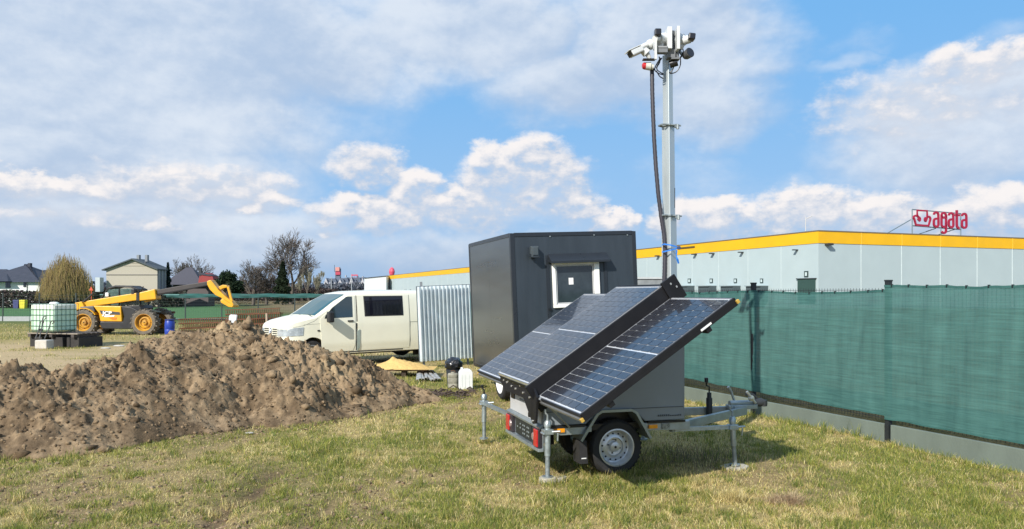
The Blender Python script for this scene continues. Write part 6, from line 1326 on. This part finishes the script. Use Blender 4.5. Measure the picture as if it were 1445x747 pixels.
    for k in range(6): s1.box((X(496.5)+k*S*1.6, 0, Z(388.4+.15*(k % 3))), (S*1.1, .6, S*2.0))
    for k in (0, 2, 4): s1.box((X(497)+k*S*1.6, 0, Z(391)), (S*.2, .3, S*4))
    tag(s1.build('roof_sign', rd, h), 'row of small pink letters on the roof')
    p = P(553, 384, 330); py = MB().tube([(0, 0, -9), (0, 0, 1.8)], .35, 6).lathe([(0, 1.9), (.9, 1.2), (1.25, 0), (1.0, -1.4), (0, -1.8)], (0, 0, .2), (0, 0, 1), 12).build('sign_pylon', rd); py.location = p; tag(py, 'small red pylon sign rising above the far yellow banded roof', 'sign')
    MB  # far lamp posts and parked cars
    for k, (u, v) in enumerate(((467.5, 392), (496, 395))):
        o = MB().tube([(0, 0, -1), (0, 0, (CV-v)/FP*200+EYE)], .10, 6).box((0, 0, (CV-v)/FP*200+EYE), (.5, .4, .12)).build('lamp_post', mat('lamp_post_grey', (.35, .38, .40), .5)); o.location = ((u-CU)/FP*200, 200, 0); tag(o, ['pale lamp post in front of the left part of the far hotel', 'pale lamp post in front of the middle of the far hotel'][k], 'lamp post')
    proto = None; cols_ = [('white', (.7, .7, .7)), ('dark red', (.22, .02, .03)), ('grey', (.25, .27, .3)), ('white', (.72, .72, .72)), ('red', (.4, .06, .05)), ('black', (.02, .02, .025)), ('blue', (.04, .07, .25)), ('dark blue', (.03, .04, .12))]
    us = (487, 496.5, 517, 525, 535, 545, 556, 568); ws = ('leftmost and farthest from the warehouse', 'second from the left', 'third, left of the white hall', 'before the left part of the white hall', 'before its right part, by the white hall', 'under the start of the yellow band', 'second from the right', 'rightmost, nearest the corrugated sheet')
    for k, u in enumerate(us):
        Yc = 175.0; rt = empty('parked_car', ((u-CU)/FP*Yc, Yc, .55), R(8*(k % 3)-8)); tag(rt, f'tiny {cols_[k][0]} parked car over the van roof, {ws[k]}', 'car', 'far cars parked before the warehouse')
        MB().prism([(-.78, .25), (.80, .25), (.82, .55), (.72, .72), (.45, .78), (.25, 1.18), (-.45, 1.22), (-.72, .85), (-.80, .6)], -.8, .8).build('body', mat('far_car_'+cols_[k][0].replace(' ', '_'), cols_[k][1], .35, coat=.5), rt, bevel=.03)
        MB().prism([(.40, .80), (.22, 1.13), (-.42, 1.16), (-.62, .84)], -.82, .82).build('window', GLASS, rt)
        for x in (-.5, .5):
            for y in (-.7, .7): MB().tube([(x, y-.1, .27), (x, y+.1, .27)], .27, 10).build('wheel', RUB, rt)
    # bins at the left edge
    for u, c_, nm in ((24, (.04, .05, .16), 'dark blue'), (33, (.65, .58, .04), 'yellow')):
        q = P(u, 428, 98); o = MB().prism([(-.30, 0), (.30, 0), (.36, 1.0), (.36, 1.08), (-.36, 1.08), (-.36, 1.0)], -.3, .3).box((0, -.32, .95), (.6, .04, .04)).build('refuse_bin', mat('bin_'+nm.replace(' ', '_'), c_, .5), None, bevel=.03); o.location = (q.x, 98, .02); tag(o, nm+' wheeled bin in front of the hedge at the left edge', 'bin')
    # red warning sign behind the telehandler
    q = P(129, 412, 60); o = MB().tube([(0, 0, -2.0), (0, 0, .4)], .03, 6).add([(-.16, -.05, .1), (.16, -.05, .1), (0, -.05, .40)], [(0, 1, 2)]).build('warning_sign', mat('sign_orange_red', (.65, .10, .04), .5)); o.location = q; tag(o, 'small orange red triangular sign behind the telehandler cab', 'sign')
    # field fence with a strip of teal netting
    fr = empty('field_fence', ((210-CU)/FP*53, 53, 0)); tag(fr, 'thin wire fence with dark posts between the site and the green field', 'fence')
    x0 = fr.location.x; pm = mat('fence_post_dark', (.02, .035, .035), .6)
    me = MB().box((0, 0, .93), (.07, .05, 1.98)).build('post', pm, fr)
    for k in range(-8, 9):
        if k == 0: continue
        o = bpy.data.objects.new('post', me.data); COL.objects.link(o); o.parent = fr; o.location = (k*2.48, 0, 0)
    w = MB()
    for z in np.arange(.15, 1.9, .2): w.tube([(-20, 0, z), (20.5, 0, z)], .006, 3, False)
    for x in np.arange(-20, 20.5, .12): w.tube([(x, 0, .1), (x, 0, 1.88)], .003, 3, False)
    w.build('wire_mesh', pm, fr)['kind'] = 'stuff'
    for k in range(-8, -3): MB().box((k*2.48+1.24, 0, .1), (2.4, .06, .44)).build('plinth_slab', mat('pale_plinth', (.36, .38, .38), .9), fr)
    nt_ = MB(); n = 90; vs = []; xs_ = np.linspace(1.2, 12.9, n)
    for x in xs_: t = 1.86+.02*math.sin(x*2.5); vs += [(x, -.04, t), (x, -.06-.03*math.sin(x*5), 1.74), (x, -.04, 1.60+.03*math.sin(x*1.7))]
    nt_.add(vs, [(i*3+j, i*3+3+j, i*3+4+j, i*3+1+j) for i in range(n-1) for j in range(2)]); r = empty('teal_netting_strip', (x0, 53, 0)); tag(r, 'narrow dark teal netting strip along the top of the field fence left of the van', 'netting')
    nt_.build('netting', mat('teal_cloth', (.02, .09, .085), .8, var=.3, scale=1), r)
    MB().box((-.6, -.05, 1.80), (5.4, .03, .06)).build('pale_hem', mat('teal_pale', (.13, .26, .25), .8), r)
build_background()
# ------------------------------------------------------------------ grass
def build_grass():
    def blades(name, x, y, h, w, col, seed, label, cat='grass', lean=.55, straw_flat=None, kind=True, z0=None):
        rr = np.random.default_rng(seed); n = len(x); z = ground_z(x, y)-.004 if z0 is None else z0; ph = rr.random(n)*6.283; ln = lean*(.3+1.1*rr.random(n))
        if straw_flat is not None: ln = np.where(straw_flat, ln*2.2, ln)
        dx, dy = np.cos(ph), np.sin(ph); wp = rr.random(n)*6.283; wx, wy = np.cos(wp)*w, np.sin(wp)*w
        el = 1/np.sqrt(1+ln**2); hm = h*.55*el; ht = h*el*(.95-.12*np.minimum(ln, 1.5))
        b = np.stack([x, y, z], 1); W = np.stack([wx, wy, 0*wx], 1)/2; m = b+np.stack([dx*h*ln*el*.42, dy*h*ln*el*.42, hm], 1); t = b+np.stack([dx*h*ln*el, dy*h*ln*el, ht], 1)
        V = np.stack([b-W, b+W, m+W*.75, m-W*.75, t], 1).reshape(-1, 3); base = np.arange(n)*5
        lo = np.stack([base, base+1, base+2, base+3, base+3, base+2, base+4], 1).ravel(); st = np.stack([np.arange(n)*7, np.arange(n)*7+4], 1).ravel()
        o = np_mesh(name, V, lo, st, None, GM, np.repeat(col, 5, 0)); tag(o, label, cat, kind='stuff' if kind else None); return o
    global GM
    GM = attr_mat('grass_blades', .6, .25, .35, var=.15, nscale=3)
    rr = np.random.default_rng(11); N = 640000
    q = rr.random(N); p = -.75; Ya, Yb = 5.3, 30.0; Y = (Ya**p+q*(Yb**p-Ya**p))**(1/p); U = rr.uniform(-330, 1790, N); X = (U-CU)/FP*Y
    _, hm = mound_h(X, Y); side = (X-4.68)*.923+(Y-9.69)*.385
    g = patch(X, Y); bb = bare(X, Y); keep = (hm <= .02) & (side < -.07) & (rr.random(N) > bb*.93)
    keep &= ~((Y > 14.5) & (U < 560) & (rr.random(N) < .35)); X, Y, g, bb, side = X[keep], Y[keep], g[keep], bb[keep], side[keep]; n = len(X)
    tuft = fbm(X*7, Y*7, 101, 3); fine = fbm(X*19, Y*19, 102, 2); t = sstep(g+.40*(tuft-.5)+.34*(fine-.5), .44, .58)
    isg = rr.random(n) < (.10+.72*t)
    ga = np.array([[.28, .30, .06], [.20, .24, .05], [.38, .37, .085], [.10, .16, .04]]); sa = np.array([[.70, .58, .24], [.58, .47, .20], [.80, .70, .37], [.34, .26, .12]])
    col = np.where(isg[:, None], ga[rr.integers(0, 4, n)], sa[rr.integers(0, 4, n)])*rr.uniform(.8, 1.2, (n, 1))
    tall = sstep(fbm(X*2.2, Y*2.2, 103, 3), .56, .72)*sstep(tuft, .45, .7)
    edge = np.exp(-((side+.10)/.16)**2)
    h = (.024+.034*rr.random(n)+.075*tall*rr.random(n)+.05*edge*rr.random(n))*(1+1.4*(tuft-.5)+.6*(fine-.5)); h = np.where(isg, h*1.15, h)*(1-.45*bb)
    w = (.0034+.0028*rr.random(n))*np.clip(Y/8, .9, 2.0)
    blades('meadow_grass', X, Y, h, w, col, 12, 'short rough grass, green and straw coloured, covering the ground', straw_flat=~isg)
    # taller tufts
    K = 900; cy = (5.5**-1+rr.random(K)*(17.0**-1-5.5**-1))**-1.0; cu = rr.uniform(-200, 1650, K); cx = (cu-CU)/FP*cy; _, hm = mound_h(cx, cy); sd_ = (cx-4.68)*.923+(cy-9.69)*.385; ok = (hm <= .0) & (sd_ < -.12); cx, cy = cx[ok], cy[ok]
    ex = np.linspace(-3, 6, 46); cx = np.concatenate([cx, 4.68+FD.x*ex-.923*.13+rr.normal(size=46)*.02]); cy = np.concatenate([cy, 9.69+FD.y*ex-.385*.13]); K = len(cx)
    m = 50; X = np.repeat(cx, m)+rr.normal(size=K*m)*.035; Y = np.repeat(cy, m)+rr.normal(size=K*m)*.035; ki = np.repeat(rr.random(K), m); hh = np.repeat(.05+.10*rr.random(K)**1.6, m)
    isg = (rr.random(K*m) < np.where(ki < .68, .88, .12)); col = np.where(isg[:, None], ga[rr.integers(0, 4, K*m)], sa[rr.integers(0, 4, K*m)])*rr.uniform(.8, 1.2, (K*m, 1))
    blades('grass_tufts', X, Y, hh*rr.uniform(.5, 1.1, K*m), np.full(K*m, .0042), col, 13, 'scattered taller tufts of grass in the lawn and along the fence plinth', lean=.7)
    # straw clump at the lower right and dry stalks
    def clump(cx, cy, n, s, h, label, name, cols=sa, lean=1.2, seed=1):
        rr = np.random.default_rng(seed); x = cx+rr.normal(size=n)*s; y = cy+rr.normal(size=n)*s*.7; c = cols[rr.integers(0, len(cols), n)]*rr.uniform(.85, 1.25, (n, 1)); blades(name, x, y, h*rr.uniform(.5, 1.2, n), np.full(n, .0045), c, seed, label, lean=lean)
    clump((1112-CU)/FP*6.85, 6.85, 900, .085, .16, 'matted clump of pale straw in the grass at the lower right', 'straw_clump', np.array([[.55, .44, .27], [.45, .33, .20], [.36, .25, .16]]), 1.8, 3)
    clump((1300-CU)/FP*7.6, 7.6, 500, .12, .08, 'pale trampled straw patch in front of the fence plinth', 'straw_patch', np.array([[.60, .50, .28], [.50, .40, .22]]), 2.2, 4)
    clump((1035-CU)/FP*6.9, 6.9, 350, .07, .16, 'thin tuft of dry stalks in front of the front jack', 'dry_tuft', sa, .8, 5)
    clump((862-CU)/FP*6.6, 6.6, 900, .20, .10, 'rough mixed tuft of grass before the trailer wheel', 'grass_clump', np.concatenate([ga, sa]), .9, 6)
    clump((190-CU)/FP*8.0, 8.0, 420, .10, .07, 'green tuft at the foot of the heap on the left', 'grass_clump', ga, .8, 7)
    # longer grass round the wheels and feet
    def ring(pts, label, seed):
        rr = np.random.default_rng(seed); x = []; y = []
        for (lx, ly, rad, k) in pts:
            w = TO+Matrix.Rotation(TY, 3, 'Z') @ Vector((lx, ly, 0)); a = rr.random(k)*6.283; d = rad*(1+.35*rr.random(k)); x.append(w.x+np.cos(a)*d*1.0); y.append(w.y+np.sin(a)*d*.8)
        x = np.concatenate(x); y = np.concatenate(y); n = len(x); g_ = rr.random(n) < .6; c = np.where(g_[:, None], ga[rr.integers(0, 4, n)], sa[rr.integers(0, 4, n)])*rr.uniform(.8, 1.2, (n, 1))
        blades('wheel_grass', x, y, .04+.09*rr.random(n)**2, np.full(n, .0042), c, seed, label, lean=.6)
    ring([(-.12, .43-.86, .17, 260), (.12, -.43, .17, 260), (-.12, -.50, .14, 200), (.1, -.53, .12, 200), (-.79, -.66, .12, 260), (1.36, -.53, .17, 300), (-.86, 1.6, .06, 150)], 'longer grass blades grown round the trailer wheel and jack feet', 21)
    # weeds under the drawbar
    clump(2.0, 8.6, 500, .35, .22, 'sparse grey weeds in the shade under the trailer drawbar', 'weeds', np.array([[.16, .13, .10], [.10, .12, .05], [.22, .18, .13]]), .5, 8)
    # dry grass bank behind the plinth
    n = 60000; s = rr.uniform(-5.5, 22, n); d = .06+1.6*rr.random(n)**1.5; X = 4.68+FD.x*s+.923*d; Y = 9.69+FD.y*s+.385*d; c = np.array([[.40, .31, .17], [.28, .20, .11], [.20, .16, .08], [.14, .17, .06]])[rr.integers(0, 4, n)]*rr.uniform(.7, 1.2, (n, 1))
    blades('dry_bank_grass', X, Y, .07+.09*rr.random(n), np.full(n, .006), c, 14, 'dry brown grass on the bank seen between fence plinth and netting', lean=.6)
    # sparse tufts further back on the sandy yard
    n = 60000; Y = rr.uniform(15, 48, n); U = rr.uniform(-200, 720, n); X = (U-CU)/FP*Y; pt = fbm(X*.5, Y*.3, 64, 3); ok = (pt < .30) | (Y > 31) | (rr.random(n) < .05); X, Y = X[ok], Y[ok]; n = len(X)
    c = np.where((rr.random(n) < .6)[:, None], ga[rr.integers(0, 4, n)], sa[rr.integers(0, 4, n)])*rr.uniform(.8, 1.2, (n, 1)); blades('yard_grass', X, Y, .05+.07*rr.random(n), np.full(n, .014), c, 15, 'patchy grass on the sandy yard between heap and telehandler', lean=.6)
build_grass()
def build_crumbs():
    bm = bmesh.new(); bmesh.ops.create_icosphere(bm, subdivisions=1, radius=1); base = np.array([v.co[:] for v in bm.verts]); fc = np.array([[v.index for v in f.verts] for f in bm.faces]); bm.free()
    r2 = np.random.default_rng(77); n = 14000; Y = 1/(1/5.4+r2.random(n)*(1/14.5-1/5.4)); U = r2.uniform(-100, 900, n); X = (U-CU)/FP*Y; b = bare(X, Y); _, h = mound_h(X, Y); _, h2 = mound_h(X-.1, Y+.55); _, h3 = mound_h(X, Y+1.1)
    p = b*.55+np.where(h2 > 0, .35, 0)+np.where(h3 > 0, .06, 0); ok = (h <= 0) & (r2.random(n) < p); X, Y, b = X[ok], Y[ok], b[ok]; n = len(X); s = .006+.022*r2.random(n)**3; Z = ground_z(X, Y)
    V = (base[None]*(1+.25*r2.standard_normal((n, len(base), 1))))*s[:, None, None]*np.array([1, .9, .65])+np.stack([X, Y, Z+s*.2], 1)[:, None, :]
    c = np.array([[.24, .17, .11], [.33, .25, .16], [.15, .11, .07]])[r2.integers(0, 3, n)]; F = (fc[None]+np.arange(n)[:, None, None]*len(base)).reshape(-1, 3)
    o = np_mesh('soil_crumbs', V.reshape(-1, 3), F.ravel(), np.arange(len(F))*3, None, bpy.data.materials['excavated_soil'], np.repeat(c, len(base), 0)); tag(o, 'loose soil crumbs scattered in the grass before the heap and along the wheel rut', 'soil crumbs', kind='stuff')
build_crumbs()
